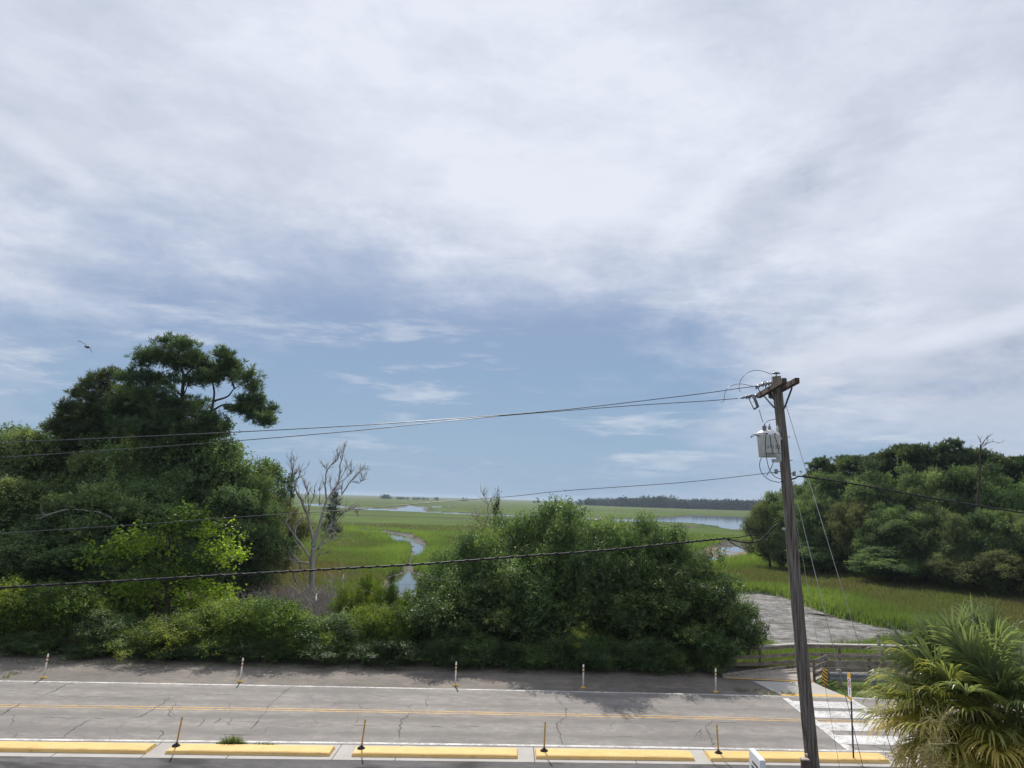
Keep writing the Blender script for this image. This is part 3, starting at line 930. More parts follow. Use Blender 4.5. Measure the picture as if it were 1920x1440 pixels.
for i, (px, py, lean, lab) in enumerate(FAR):
    q = G(px, py)
    o = fp if i == 0 else dup(fp)
    o.location = (q.x, q.y, 0.008); o.rotation_euler = (0, lean, 0.4 * i); o['label'] = lab

def near_post():
    t = empty('marker_post', (0, 0, 0), '', 'marker post', 'yellow marker posts on the kerb blocks')
    mb = MB(); mb.lathe([(0.026, 0.06), (0.025, 0.5), (0.024, 0.89), (0.013, 0.90)], 14)
    mb.build('tube', M['brown_yellow'], t, True)
    b = MB(); b.lathe([(0.027, 0.66), (0.027, 0.80)], 14); b.build('reflective_band', M['yellow'], t, True)
    b = MB(); b.lathe([(0.135, 0.0), (0.125, 0.02), (0.05, 0.075), (0.034, 0.10)], 16); b.build('base', M['black'], t, True)
    return t
npst = near_post()
NEAR = [(329, 1399.5, 0.12, 'thin yellow marker post leaning right on the weedy kerb block'), (677, 1404, 0.085, 'thin yellow marker post leaning on the middle kerb block'),
        (1020, 1406, 0.02, 'upright yellow marker post on the kerb block right of the middle one'), (1348, 1413, -0.05, 'thin yellow marker post just left of the utility pole')]
for i, (px, py, lean, lab) in enumerate(NEAR):
    q = G(px, py, 0.115)
    o = npst if i == 0 else dup(npst)
    yk = (float(c_k0(q.x)) + float(c_k1(q.x))) / 2 + 0.03
    o.location = (q.x, yk, 0.112); o.rotation_euler = (0, lean, 0.0); o['label'] = lab

# ------------------------------------------------------------------ utility pole, transformer, wires
def sag(a, b, s, n=14):
    a, b = Vector(a), Vector(b)
    return [a.lerp(b, i / n) + Vector((0, 0, -4 * s * (i / n) * (1 - i / n))) for i in range(n + 1)]

def smooth_path(pts, n=8):
    """Catmull-Rom through the given points"""
    p = [Vector(q) for q in pts]
    p = [p[0] * 2 - p[1]] + p + [p[-1] * 2 - p[-2]]
    out = []
    for i in range(1, len(p) - 2):
        for k in range(n):
            t = k / n
            a, b, c, d = p[i - 1], p[i], p[i + 1], p[i + 2]
            out.append(0.5 * ((2 * b) + (c - a) * t + (2 * a - 5 * b + 4 * c - d) * t * t + (3 * b - a - 3 * c + d) * t ** 3))
    out.append(p[-2])
    return out

YP = 16.0
ptop, plow = P(1455.5, 706, YP), P(1524, 1440, YP)
pax = (plow - ptop).normalized()
pbase = ptop + pax * (ptop.z / -pax.z)
up_ = empty('utility_pole', pbase, 'weathered leaning wooden utility pole with double crossarm', 'utility pole')
rel = lambda v: Vector(v) - pbase
def pole_at(py):                       # a point on the axis of the pole at a photo height
    t = (py - 706) / (1440 - 706)
    return P(1455.5 + (1524 - 1455.5) * t, py, YP)

mb = MB()
n = 40
pts, rr = [], []
for i in range(n + 1):
    t = i / n
    q = ptop.lerp(pbase, t)
    pts.append(rel(q) + Vector((0.012 * math.sin(t * 9), 0.012 * math.cos(t * 7), 0)))
    rr.append(0.102 + 0.052 * t + 0.003 * math.sin(t * 60))
mb.tube(pts, rr, 20)
mb.build('shaft', M['pole'], up_, True)

arm_far, arm_near = P(1423, 742, 17.05), P(1471, 714, 14.9)
a_len = arm_far - arm_near
zav = 0.0
r_near = P(1495, 713.5, 14.9)
for (a, b) in ((arm_far, arm_near), (r_near + a_len, r_near)):
    MB().beam(rel(a), rel(b), 0.095, 0.12, 0.008).build('crossarm', M['crossarm'], up_)
for (a, b) in ((P(1433, 743, 16.75), P(1452, 765, 15.97)), (P(1485, 727, 15.3), P(1470.5, 766, 15.93))):
    MB().beam(rel(a), rel(b), 0.035, 0.012).build('crossarm_brace', M['iron'], up_)
MB().beam(rel(P(1474, 716, 15.2)), rel(P(1486, 716, 15.2)), 0.018, 0.018).build('spacer_bolt', M['steel'], up_)
for py in (719, 727):
    c = pole_at(py)
    MB().tube([rel(c + Vector((-.24, -.03, 0))), rel(c + Vector((.24, -.03, 0)))], 0.010, 6).build('through_bolt', M['steel'], up_)
# saucer insulator on the pole top
t0_ = ptop
ins = MB(); ins.lathe([(0.010, 0.0), (0.012, 0.05), (0.035, 0.055), (0.085, 0.065), (0.095, 0.075), (0.05, 0.092), (0.035, 0.10), (0.0, 0.10)], 18, rel(t0_ + Vector((0, 0, 0.0))))
ins.build('pole_top_insulator', M['porcelain'], up_, True)
# dead-end insulator strings and pin insulators
def disc_string(a, b, name='dead_end_insulator'):
    a, b = rel(a), rel(b)
    d = b - a
    mb = MB(); mb.tube([a, b], 0.012, 8)
    L = d.length
    k = 4
    for i in range(k):
        c = a + d * ((i + 0.8) / (k + 0.8))
        mb.lathe([(0.014, -0.035), (0.048, -0.02), (0.052, -0.008), (0.03, 0.01), (0.014, 0.03)], 12, c, d)
    mb.lathe([(0.02, -0.05), (0.03, 0.0), (0.012, 0.07)], 10, b, d)
    return mb.build(name, M['porcelain'], up_, True)
w2a, w2b = P(1421, 741.5, 17.0), P(1384, 747, 17.0)
w1a, w1b = P(1450, 717, 16.1), P(1419, 724, 16.1)
disc_string(w2a, w2a.lerp(w2b, 0.75)); disc_string(w1a, w1a.lerp(w1b, 0.85))
for (b, t) in ((P(1425.5, 736, 16.85), P(1420, 726, 16.85)), (P(1436, 728, 16.4), P(1434, 719, 16.4))):
    d = t - b
    mb = MB(); mb.tube([rel(b), rel(t)], 0.012, 8)
    mb.lathe([(0.055, -0.03), (0.062, -0.02), (0.04, 0.005), (0.045, 0.02), (0.03, 0.05), (0.0, 0.055)], 14, rel(t), d)
    mb.build('pin_insulator', M['porcelain'], up_, True)
# fuse cutout under the left arm end
c1, c2 = P(1412.5, 741, 16.7), P(1421.5, 764, 16.7)
mb = MB(); mb.tube([rel(c1), rel(c1.lerp(c2, 0.5)), rel(c2)], 0.030, 10)
for i in range(6):
    mb.lathe([(0.03, -0.012), (0.045, 0.0), (0.03, 0.012)], 12, rel(c1.lerp(c2, 0.2 + i * 0.13)), c2 - c1)
co = mb.build('fuse_cutout', M['porcelain'], up_, True)
mb = MB(); mb.tube([rel(P(1403, 745, 16.7)), rel(P(1413.5, 767, 16.7))], 0.010, 8); mb.tube([rel(P(1413.5, 767.5, 16.7)), rel(P(1421, 763, 16.7))], 0.018, 8)
mb.tube([rel(P(1399, 743, 16.7)), rel(P(1413, 740, 16.7))], 0.012, 8)
mb.build('fuse_tube', M['iron'], co, True)
mb = MB()
mb.lathe([(0.02, -0.03), (0.035, 0.0), (0.03, 0.06), (0.02, 0.11)], 10, rel(P(1445, 745, 16.2)))
mb.beam(rel(P(1440, 738, 16.3)), rel(P(1451, 749, 16.0)), 0.03, 0.02)
mb.build('arrester', M['iron'], up_, True)
# climbing steps
for py in (819, 863):
    c = pole_at(py)
    MB().tube([rel(c + Vector((0.11, 0, 0))), rel(c + Vector((0.175, 0, 0))), rel(c + Vector((0.178, 0, 0.02)))], 0.007, 6).build('step_bolt', M['iron'], up_)
# jumper loops
def ptube(pl, Y, r, name, mat, parent=None, base=None, n=8):
    b = base if base is not None else pbase
    pts = [Vector(v) - b for v in smooth_path([P(x, y, (Y if not hasattr(Y, '__call__') else Y(x))) for x, y in pl], n)]
    return MB().tube(pts, r, 6).build(name, mat, parent, True)
ptube([(1447, 702), (1432, 696.5), (1417, 694.3), (1402, 699), (1391, 709), (1386.5, 721), (1386, 731), (1389, 735)], 16.1, 0.006, 'jumper_wire', M['wire'], up_)
ptube([(1412, 724.5), (1400, 721.5), (1385, 720), (1371, 723.5), (1361.5, 731), (1358.5, 742), (1357, 752), (1352, 755)], 16.6, 0.006, 'jumper_wire', M['wire'], up_)
ptube([(1423.5, 768), (1427, 781), (1431, 792)], 16.3, 0.007, 'drop_wire', M['wire'], up_)
ptube([(1432, 797), (1437, 791), (1444, 788), (1455, 785.5)], 15.9, 0.007, 'drop_wire', M['wire'], up_)
# neutral clevises
for (xa, xb, py) in ((1455, 1464, 884), (1482, 1489, 888)):
    a, b = P(xa, py, 15.95), P(xb, py, 15.95)
    mb = MB(); mb.beam(rel(a), rel(b), 0.02, 0.02)
    mb.lathe([(0.03, -0.05), (0.045, -0.045), (0.03, 0.0), (0.045, 0.045), (0.03, 0.05)], 12, rel(a if xa < 1470 else b))
    mb.build('spool_insulator', M['porcelain'], up_, True)
# junction box low on the pole
jb = P(1508.5, 1428, 15.86)
b = MB(); b.box(rel(P(1509, 1440, 15.80)), (0.135, 0.10, 0.30), None, 0.008); jbo = b.build('junction_box', M['box'], up_)
b = MB(); b.box(rel(P(1509, 1423.5, 15.80)), (0.16, 0.13, 0.028), None, 0.006); b.build('lid', M['box_lid'], jbo)
b = MB(); b.lathe([(0.03, 0), (0.04, 0.03), (0.03, 0.06)], 10, rel(P(1512, 1419, 15.9))); b.build('conduit', M['box_lid'], jbo)
# service bracket at the height of the black cable
b = MB(); cpt = pole_at(992); b.box(rel(cpt + Vector((-0.15, -0.02, 0))), (0.08, 0.03, 0.05)); b.build('cable_bracket', M['steel'], up_)

# transformer
tz = P(1441, 857, 15.75)
tf = empty('transformer', tz, 'pale grey pole-mounted transformer can hanging near the top of the utility pole', 'transformer')
tr = lambda v: Vector(v) - tz
prof = [(0.195, 0.0), (0.20, 0.01), (0.232, 0.44), (0.235, 0.46)]
MB().lathe(prof, 28, (0, 0, 0)).build('tank', M['tank'], tf, True)
MB().lathe([(0.25, 0.455), (0.252, 0.475), (0.23, 0.520), (0.15, 0.568), (0.05, 0.592), (0.0, 0.595)], 28).build('lid', M['tank_white'], tf, True)
# flat front plate with the stencilled number
fr = tr(P(1447, 832, 15.46))
MB().box(fr, (0.38, 0.03, 0.40), None, 0.01).build('front_plate', M['tank'], tf)
cu = bpy.data.curves.new('number_text', 'FONT')
cu.body = '31152'; cu.size = 0.105; cu.extrude = 0.0008; cu.align_x = 'CENTER'; cu.space_character = 1.15
tmp = bpy.data.objects.new('number', cu)
COL.objects.link(tmp)
bpy.context.view_layer.update()
dg = bpy.context.evaluated_depsgraph_get()
tme = bpy.data.meshes.new_from_object(tmp.evaluated_get(dg))
bpy.data.objects.remove(tmp)
tme.materials.clear(); tme.materials.append(M['black'])
no = obj('number', tme, tf)
no.location = fr + Vector((0.03, -0.0165, -0.10)); no.rotation_euler = (rad(90), 0, 0)
for (px, py, Y, w, h, ty) in ((1433.5, 811, 15.65, 0.042, 0.15, 0), (1443, 811, 15.7, 0.035, 0.17, 1), (1458, 812, 15.7, 0.03, 0.12, 2)):
    b = tr(P(px, py, Y))
    mb = MB()
    if ty == 1:
        mb.lathe([(0.03, -0.03), (0.032, 0.04), (0.02, 0.05), (0.045, 0.075), (0.022, 0.085), (0.045, 0.105), (0.02, 0.115), (0.03, 0.135), (0.012, 0.15), (0.010, 0.19), (0.0, 0.195)], 14, b)
        mb.build('bushing', M['porcelain'], tf, True)
    else:
        mb.lathe([(w, -0.03), (w * 1.05, h * 0.8), (w * 1.25, h * 0.85), (w * 0.6, h), (0.012, h + 0.04), (0.0, h + 0.045)], 14, b)
        mb.build('arrester_cap' if ty == 0 else 'bracket_cap', M['porcelain' if ty == 0 else 'tank'], tf, True)
for i, px in enumerate((1436, 1445, 1452)):
    mb = MB(); mb.lathe([(0.022, 0.0), (0.022, 0.04), (0.012, 0.05)], 10, tr(P(px, 814.5, 15.5)), (0, -1, 0.1)); mb.build('terminal', M['tank_white'] if i == 1 else M['iron'], tf, True)
mb = MB()
mb.box(tr(P(1460, 858, 15.85)), (0.10, 0.06, 0.16)); mb.box(tr(P(1455, 864, 15.8)), (0.17, 0.05, 0.07)); mb.box(tr(P(1462, 822, 15.9)), (0.08, 0.06, 0.06))
mb.build('mounting_bracket', M['steel'], tf)
for pl in ([(1436, 816), (1435.5, 838), (1437, 856), (1440, 872), (1444, 882), (1452, 893), (1466, 899)], [(1443.5, 816), (1446, 832), (1450, 851)], [(1452, 816), (1457, 830), (1460.5, 849)],
           [(1428, 857), (1424.5, 868), (1425.5, 880), (1431, 890), (1443, 900), (1462, 905)], [(1450, 867), (1446, 877), (1441, 886), (1437, 892)],
           [(1440, 812.5), (1424, 812.5), (1414, 817), (1407.5, 820.5), (1411, 815.5), (1419, 815.5), (1424, 819)]):
    ptube(pl, 15.42, 0.007, 'lead_wire', M['black'], tf, tz, 6)

# conductors leaving to the left; their far support stands out of the frame
def yline(Ye):
    return lambda x: YP + (Ye - YP) * (1450 - x) / 1450.0
def wire(name, label, cat, pl, yf, r, mat, extend=10.0, group=None, n=10):
    pts = smooth_path([P(x, y, yf(x)) for x, y in pl], n)
    if extend:
        d = pts[-1] - pts[-4]
        d.normalize()
        for k in range(1, 9):
            t = extend * k / 8
            pts.append(pts[-1] + d * (extend / 8) + Vector((0, 0, 0.004 * k)))
    o0 = pts[0].copy()
    mb = MB().tube([p - o0 for p in pts], r, 8)
    o = mb.build(name, mat, None, True)
    o.location = o0
    return tag(o, label, cat, group)
y1 = yline(13.0)
wire('power_line', 'upper bare power line, higher of the two crossing in front of the pines', 'power line', [(1419, 724), (1380, 729), (1320, 737.5), (1200, 752), (1060, 768), (900, 781.5), (640, 799.5), (320, 816), (0, 830)], lambda x: y1(x) + 0.1, 0.0085, M['wire'])
wire('power_line', 'second bare power line, just under the highest one and crossing the pines', 'power line', [(1384, 747), (1320, 752), (1200, 759.5), (1060, 770), (900, 783.5), (640, 810), (320, 836), (0, 858)], lambda x: yline(14.2)(x) + 1.0, 0.0085, M['wire'])
wire('power_line', 'thin neutral wire below the transformer, dipping past the dead tree', 'power line', [(1455, 884.5), (1440, 887), (1280, 904.5), (1060, 920), (960, 930.5), (800, 943), (640, 957), (490, 966.5), (250, 984), (0, 1000)], y1, 0.0065, M['wire'])
# thick black bundle with a loop at its end
bund = [(1418, 1014), (1395, 1013.5), (1360, 1009.5), (1280, 1017.5), (1120, 1033), (960, 1044.5), (800, 1057), (640, 1066), (480, 1075), (250, 1088), (0, 1102)]
cb = wire('telephone_cable', 'thick black cable bundle sagging low across the whole view', 'cable', bund, y1, [0.012, 0.02, 0.026] + [0.029] * 106, M['black']) if False else None
pts = smooth_path([P(x, y, y1(x)) for x, y in bund[2:]], 40)
d = (pts[-1] - pts[-20]).normalized()
pts += [pts[-1] + d * (k * 1.0) for k in range(1, 11)]
o0 = pts[0].copy()
mb = MB()
mb.tube([p - o0 for p in pts], 0.017, 8)
sp = [p - o0 + Vector((0, -0.021 * math.cos(i * 0.9), 0.021 * math.sin(i * 0.9))) for i, p in enumerate(pts[:-10])]
mb.tube(sp, 0.009, 6)
cab = mb.build('telephone_cable', M['black'], None, True)
cab.location = o0
tag(cab, 'thick black cable bundle sagging low across the whole view', 'cable')
# tails that fan out towards the pole
for pl, r in (([(1360, 1009.5), (1385, 1007.5), (1410, 1003), (1440, 1004), (1469, 997)], 0.011), ([(1360, 1009.5), (1383, 1015), (1405, 1017.5), (1425, 1013), (1440, 1000), (1452, 987), (1462, 981.5), (1469, 984)], 0.016),
              ([(1362, 1010), (1377, 1021), (1393, 1028), (1403, 1025), (1410, 1016), (1409, 1007), (1404, 1003)], 0.011)):
    ptube(pl, lambda x: YP + (1470 - x) * 0.0, r, 'cable_tail', M['black'], cab, o0)
wire('service_cable', 'black service cable running from the pole to the right past the wood', 'cable', [(1464, 903), (1490, 897), (1500, 893), (1540, 898), (1610, 909), (1726, 930), (1820, 946), (1920, 962)], lambda x: YP - 0.05, 0.017, M['black'], 6.0)
# guy wires
def guy(label, a, b, rg=0.0065):
    d = (b - a)
    e = a + d * ((a.z - 0.02) / (a.z - b.z))
    o = MB().tube([(0, 0, 0), (e - a) * 0.5, e - a], rg, 6).build('guy_wire', M['guy'], None, True)
    o.location = a
    return tag(o, label, 'guy wire', 'guy wires of the utility pole')
guy('highest guy wire, running from the crossarm down to the right', P(1473, 757, YP), P(1593, 1150, YP))
guy('middle guy wire, leaving the pole below the transformer', P(1486, 905, YP), P(1617, 1433, YP))
guy('lowest and steepest guy wire close to the pole', P(1488, 950, YP), P(1572, 1427, YP), 0.0038)

# ------------------------------------------------------------------ street signs and roadside furniture
q = G(1583.5, 1415)
ky = float(c_k1(q.x)) + 0.12
sp_ = empty('street_sign', (q.x, ky, 0.1), 'narrow white street sign with red prohibition ring on thin post by the crosswalk', 'sign')
hh = (P(1577, 1262, ky).z - 0.1)
mb = MB(); mb.beam((0, 0, 0), (0, 0, hh), 0.045, 0.03); mb.build('post', M['iron'], sp_)
sang = rad(-8)
def sbox(cz, w, h, th, name, mat, dx=0.0):
    Mx = Matrix.Rotation(sang, 3, 'Z')
    mb = MB(); mb.box(Mx @ Vector((-0.035 - dx, 0, 0)) + Vector((0, 0, cz)), (th, w, h), Mx, 0.0)
    return mb.build(name, mat, sp_)
k0 = P(1577, 1262, ky).z - 0.1
sbox(k0 - 0.44, 0.34, 0.60, 0.012, 'panel', M['board_white'])
sbox(k0 - 0.065, 0.34, 0.14, 0.016, 'yellow_block', M['sign_yellow'])
sbox(k0 - 0.80, 0.34, 0.12, 0.016, 'yellow_block', M['sign_yellow'])
def ring_mesh(rr0, rr1, cz, x):
    mb = MB(); n = 28
    Mx = Matrix.Rotation(sang, 3, 'Z')
    vs = []
    for i in range(n):
        a = 2 * math.pi * i / n
        for r in (rr0, rr1):
            vs.append(Mx @ Vector((x, r * math.cos(a), r * math.sin(a))) + Vector((0, 0, cz)))
    fs = [(2 * i, 2 * i + 1, 2 * ((i + 1) % n) + 1, 2 * ((i + 1) % n)) for i in range(n)]
    mb.add(vs, fs)
    s = math.sin(rad(45)); wv = 0.016
    c = []
    for (u, v) in ((-rr0 * s - wv * s, rr0 * s - wv * s), (-rr0 * s + wv * s, rr0 * s + wv * s), (rr0 * s + wv * s, -rr0 * s + wv * s), (rr0 * s - wv * s, -rr0 * s - wv * s)):
        c.append(Mx @ Vector((x - 0.001, u, v)) + Vector((0, 0, cz)))
    mb.add(c, [(0, 1, 2, 3)])
    return mb
ring_mesh(0.105, 0.145, k0 - 0.315, -0.0435).build('prohibition_ring', M['red'], sp_)
Mx = Matrix.Rotation(sang, 3, 'Z')
mb = MB()
mb.box(Mx @ Vector((-0.0425, 0, 0)) + Vector((0, 0, k0 - 0.60)), (0.002, 0.035, 0.17), Mx)
mb.box(Mx @ Vector((-0.0425, 0.0, 0)) + Vector((0, 0, k0 - 0.53)), (0.0025, 0.10, 0.03), Mx)
mb.box(Mx @ Vector((-0.0427, 0.0, 0)) + Vector((0, 0, k0 - 0.315)), (0.0020, 0.05, 0.12), Mx)
mb.build('black_symbol', M['black'], sp_)

# white box sign seen along its edge at the bottom of the frame
b0, b1 = P(1430.5, 1425, 17.9), P(1409, 1403.5, 18.75)
zt = (b0.z + b1.z) / 2
bx = (b0.x + b1.x) / 2
ws = empty('box_sign', (bx, (b0.y + b1.y) / 2, 0.0), 'white box sign on a post at the bottom edge, left of the utility pole', 'sign')
L = b1.y - b0.y
Mx = Matrix.Rotation(math.atan2(-(b1.x - b0.x), L), 3, 'Z')
mb = MB(); mb.box((0, 0, zt - 0.45), (0.13, L, 0.90), Mx, 0.012); mb.build('cabinet', M['board_white'], ws)
mb = MB(); mb.box((0, 0, (zt - 0.9) / 2), (0.10, 0.10, zt - 0.9), None, 0.006); mb.build('post', M['white'], ws)
mb = MB()
mb.box(Mx @ Vector((-0.067, -0.05, 0)) + Vector((0, 0, zt - 0.22)), (0.004, 0.42, 0.05), Mx); mb.box(Mx @ Vector((-0.067, -0.02, 0)) + Vector((0, 0, zt - 0.33)), (0.004, 0.5, 0.05), Mx)
mb.build('dark_stripe', M['timber_dark'], ws)

# striped object marker at the guardrail end
q = G(1547, 1288)
om = empty('object_marker', (q.x, q.y, 0.026), 'narrow hazard marker with yellow and black diagonal stripes at the guardrail end', 'sign')
hh = P(1548, 1253, q.y).z - 0.026
MB().beam((0.02, 0.03, 0), (0, 0.03, hh * 0.95), 0.05, 0.03).build('post', M['steel'], om)
mb = MB(); mb.box((0, 0, hh - 0.46), (0.26, 0.008, 0.90)); mb.build('panel', M['black'], om)
mb = MB()
for k in range(-2, 7):
    z0 = hh - 0.91 + k * 0.16
    pts_ = []
    for (x, z) in ((-0.128, z0 + 0.18), (-0.128, z0 + 0.26), (0.128, z0 + 0.06), (0.128, z0 - 0.02)):
        pts_.append((x, -0.006, min(max(z, hh - 0.905), hh - 0.015)))
    if abs(pts_[0][2] - pts_[1][2]) + abs(pts_[2][2] - pts_[3][2]) > 0.02:
        mb.add(pts_, [(0, 3, 2, 1)])
mb.build('yellow_stripes', M['sign_yellow'], om)

# plain grey post behind the guardrail
q = G(1651, 1268)
hh = P(1650.5, 1192, q.y).z
pst = MB(); pst.box((0, 0, hh / 2), (0.125, 0.125, hh), None, 0.008); pst.box((0, 0, hh + 0.012), (0.15, 0.15, 0.025), None, 0.006)
po = pst.build('sign_post', M['timber'])
po.location = (q.x, q.y, 0.026)
tag(po, 'bare grey square post standing behind the guardrail left of the palm', 'post')

# guardrail
ga, gb = G(1556, 1287), G(1760, 1296)
gr = empty('guardrail', (ga.x, ga.y, 0.026), 'short galvanised guardrail half hidden by the palm', 'guardrail')
mb = MB()
prof = [(0.0, 0.30), (-0.08, 0.34), (-0.08, 0.42), (0.0, 0.46), (0.0, 0.50), (-0.08, 0.54), (-0.08, 0.62), (0.0, 0.66)]
dx, dy = gb.x - ga.x, gb.y - ga.y
n = 24
vs = []
for i in range(n + 1):
    t = i / n
    for (o_, z) in prof:
        vs.append((dx * t, dy * t + o_, z - 0.04))
k = len(prof)
mb.add(vs, [(i * k + j, (i + 1) * k + j, (i + 1) * k + j + 1, i * k + j + 1) for i in range(n) for j in range(k - 1)])
mb.build('rail', M['dull_steel'], gr)
mb = MB(); mb.box((-0.10, 0.04, 0.42), (0.30, 0.08, 0.52), Matrix.Rotation(0.35, 3, 'Z'), 0.03); mb.build('end_shoe', M['dull_steel'], gr)
for t in (0.10, 0.42, 0.74):
    mb = MB(); mb.box((dx * t, dy * t + 0.12, 0.36), (0.16, 0.20, 0.74), None, 0.01); mb.build('post', M['timber'], gr)

# boardwalk and its railings
DZ = 0.06
bw = empty('boardwalk', (*G(1440, 1272).xy, 0), 'grey wooden boardwalk of bare planks leading off the road to the right', 'boardwalk')
org = Vector((*G(1440, 1272).xy, 0))
# deck outline: first bay (fan) then the run to the right behind the guardrail
pA, pB = G(1355, 1270.5), G(1527, 1279)
pC, pD = G(1499, 1251.5), G(1548, 1267.5)
mb = MB()
nb = 30
for i in range(nb):
    t0b, t1b = i / nb, (i + 0.93) / nb
    a0, a1 = pA.lerp(pC, t0b), pA.lerp(pC, t1b)
    b0_, b1_ = pB.lerp(pD, t0b), pB.lerp(pD, t1b)
    zz = DZ + random.uniform(-.004, .004)
    mb.add([(a0.x, a0.y, zz), (b0_.x, b0_.y, zz), (b1_.x, b1_.y, zz), (a1.x, a1.y, zz), (a0.x, a0.y, zz - .05), (b0_.x, b0_.y, zz - .05), (b1_.x, b1_.y, zz - .05), (a1.x, a1.y, zz - .05)],
           [(0, 1, 2, 3), (4, 7, 6, 5), (0, 4, 5, 1), (1, 5, 6, 2), (2, 6, 7, 3), (3, 7, 4, 0)])
pE, pF = pC + Vector((22, 1.2, 0)), pD + Vector((22, 1.2, 0))
nb = 150
for i in range(nb):
    t0b, t1b = i / nb, (i + 0.93) / nb
    a0, a1 = pC.lerp(pE, t0b), pC.lerp(pE, t1b)
    b0_, b1_ = pD.lerp(pF, t0b), pD.lerp(pF, t1b)
    zz = DZ + random.uniform(-.004, .004)
    mb.add([(b0_.x, b0_.y, zz), (b1_.x, b1_.y, zz), (a1.x, a1.y, zz), (a0.x, a0.y, zz), (b0_.x, b0_.y, zz - .05), (b1_.x, b1_.y, zz - .05), (a1.x, a1.y, zz - .05), (a0.x, a0.y, zz - .05)],
           [(0, 1, 2, 3), (4, 7, 6, 5), (0, 4, 5, 1), (1, 5, 6, 2), (2, 6, 7, 3), (3, 7, 4, 0)])
mb.v = [tuple(Vector(v) - org) for v in mb.v]
mb.build('deck', M['deck'], bw)
mb = MB()
for i in range(8):
    c = pC.lerp(pE, (i + 0.3) / 8); c2 = pD.lerp(pF, (i + 0.3) / 8)
    for cc in (c, c2):
        z0 = zg(cc.x, cc.y)
        MB().box(Vector((cc.x, cc.y, (z0 - 0.3 + DZ - 0.06) / 2)) - org, (0.2, 0.2, max(0.1, DZ - 0.06 - z0 + 0.3))).build('piling', M['timber_dark'], bw)
mb = MB()
for (a, b) in ((pC, pE), (pD, pF), (pA, pC)):
    d = (b - a).normalized() * 0.02
    mb.beam(Vector((a.x, a.y, DZ + 0.07)) - org, Vector((b.x, b.y, DZ + 0.07)) - org, 0.10, 0.11)
mb.build('toe_board', M['timber'], bw)

def railing(label, pts, h, rails, cap=True, spacing=2.2):
    o0 = Vector((pts[0].x, pts[0].y, DZ))
    t = empty('wooden_railing', o0, label, 'railing', 'wooden railings of the boardwalk')
    posts = []
    for i in range(len(pts) - 1):
        a, b = pts[i], pts[i + 1]
        L = (b - a).length
        n = max(1, round(L / spacing))
        for k in range(n):
            posts.append(a.lerp(b, k / n))
    posts.append(pts[-1])
    for p_ in posts:
        MB().box(Vector((p_.x, p_.y, DZ + (h - 0.05) / 2)) - o0, (0.10, 0.10, h + 0.05), None, 0.004).build('post', M['timber_dark'], t)
    for i in range(len(pts) - 1):
        a, b = pts[i], pts[i + 1]
        nrm_ = Vector((-(b - a).y, (b - a).x, 0)).normalized() * -0.066
        for (zz, hh) in rails:
            o_ = MB().beam(Vector((a.x, a.y, DZ + zz)) + nrm_ - o0, Vector((b.x, b.y, DZ + zz)) + nrm_ - o0, 0.032, hh).build('rail', M['rail'], t)
        if cap:
            MB().beam(Vector((a.x, a.y, DZ + h + 0.022)) - o0, Vector((b.x, b.y, DZ + h + 0.022)) - o0, 0.32, 0.055, 0.004).build('cap_board', M['cap'], t)
    return t
railing('long weathered back railing of the boardwalk with a wide flat cap', [G(1353, 1258), G(1425, 1257) * 0.5 + G(1425, 1256) * 0.5, Vector((pC.x, pC.y + .1, 0)), Vector((pE.x, pE.y + .1, 0))], 1.08, [(0.26, 0.17), (0.60, 0.17), (0.99, 0.16)])
railing('short front railing of the boardwalk right behind the utility pole', [Vector((pB.x, pB.y, 0)), Vector((pD.x, pD.y - .08, 0)), Vector((pF.x, pF.y - .08, 0))], 0.98, [(0.28, 0.20), (0.60, 0.20), (0.90, 0.17)], False)

# long bleached log on the mud flat
la, lb = G(1442, 1143, -2.05), G(1700, 1170, -2.05)
pts = [la.lerp(lb, i / 10) + Vector((0, 0.15 * math.sin(i * 1.3), 0.05 * math.sin(i * 2.1))) for i in range(11)]
lo = MB().tube([p - la for p in pts], [0.05 + 0.012 * i for i in range(11)], 10).build('log', M['timber_dark'], None, True)
lo.location = la
tag(lo, 'long thin dark log lying across the grey mud flat', 'log')

# gull
bc = P(163, 650.5, 38)
by = lambda x, y, dy=0.0: P(x, y, 38 + dy) - bc
mb = MB()
mb.lathe([(0.0, -0.20), (0.03, -0.17), (0.045, -0.12), (0.075, -0.02), (0.07, 0.07), (0.04, 0.17), (0.05, 0.22), (0.0, 0.28)], 12, (0, 0, 0), (0.1, 1, 0.05))
for side in ([(163, 650.3), (159, 644.8), (152, 641.2), (145.8, 639)], [(163.5, 650.3), (167.2, 649.9), (169.8, 655), (172.2, 661.3)]):
    ch = [0.085, 0.075, 0.055, 0.01]
    vs = []
    for (x, y), c in zip(side, ch):
        p = by(x, y)
        vs += [p + Vector((0, -c + .02, 0.0)), p + Vector((0, 0, 0.02)), p + Vector((0, c, 0.004)), p + Vector((0, 0, -0.012))]
    fs = []
    for i in range(3):
        for k in range(4):
            k2 = (k + 1) % 4
            fs.append((i * 4 + k, i * 4 + k2, (i + 1) * 4 + k2, (i + 1) * 4 + k))
    mb.add(vs, fs)
gull = mb.build('seagull', M['gull'], None, True)
gull.location = bc
tag(gull, 'dark gull gliding with bent wings above the pines', 'bird')

# ------------------------------------------------------------------ vegetation builders
def unit(v):
    return v / (np.linalg.norm(v, axis=-1, keepdims=True) + 1e-9)

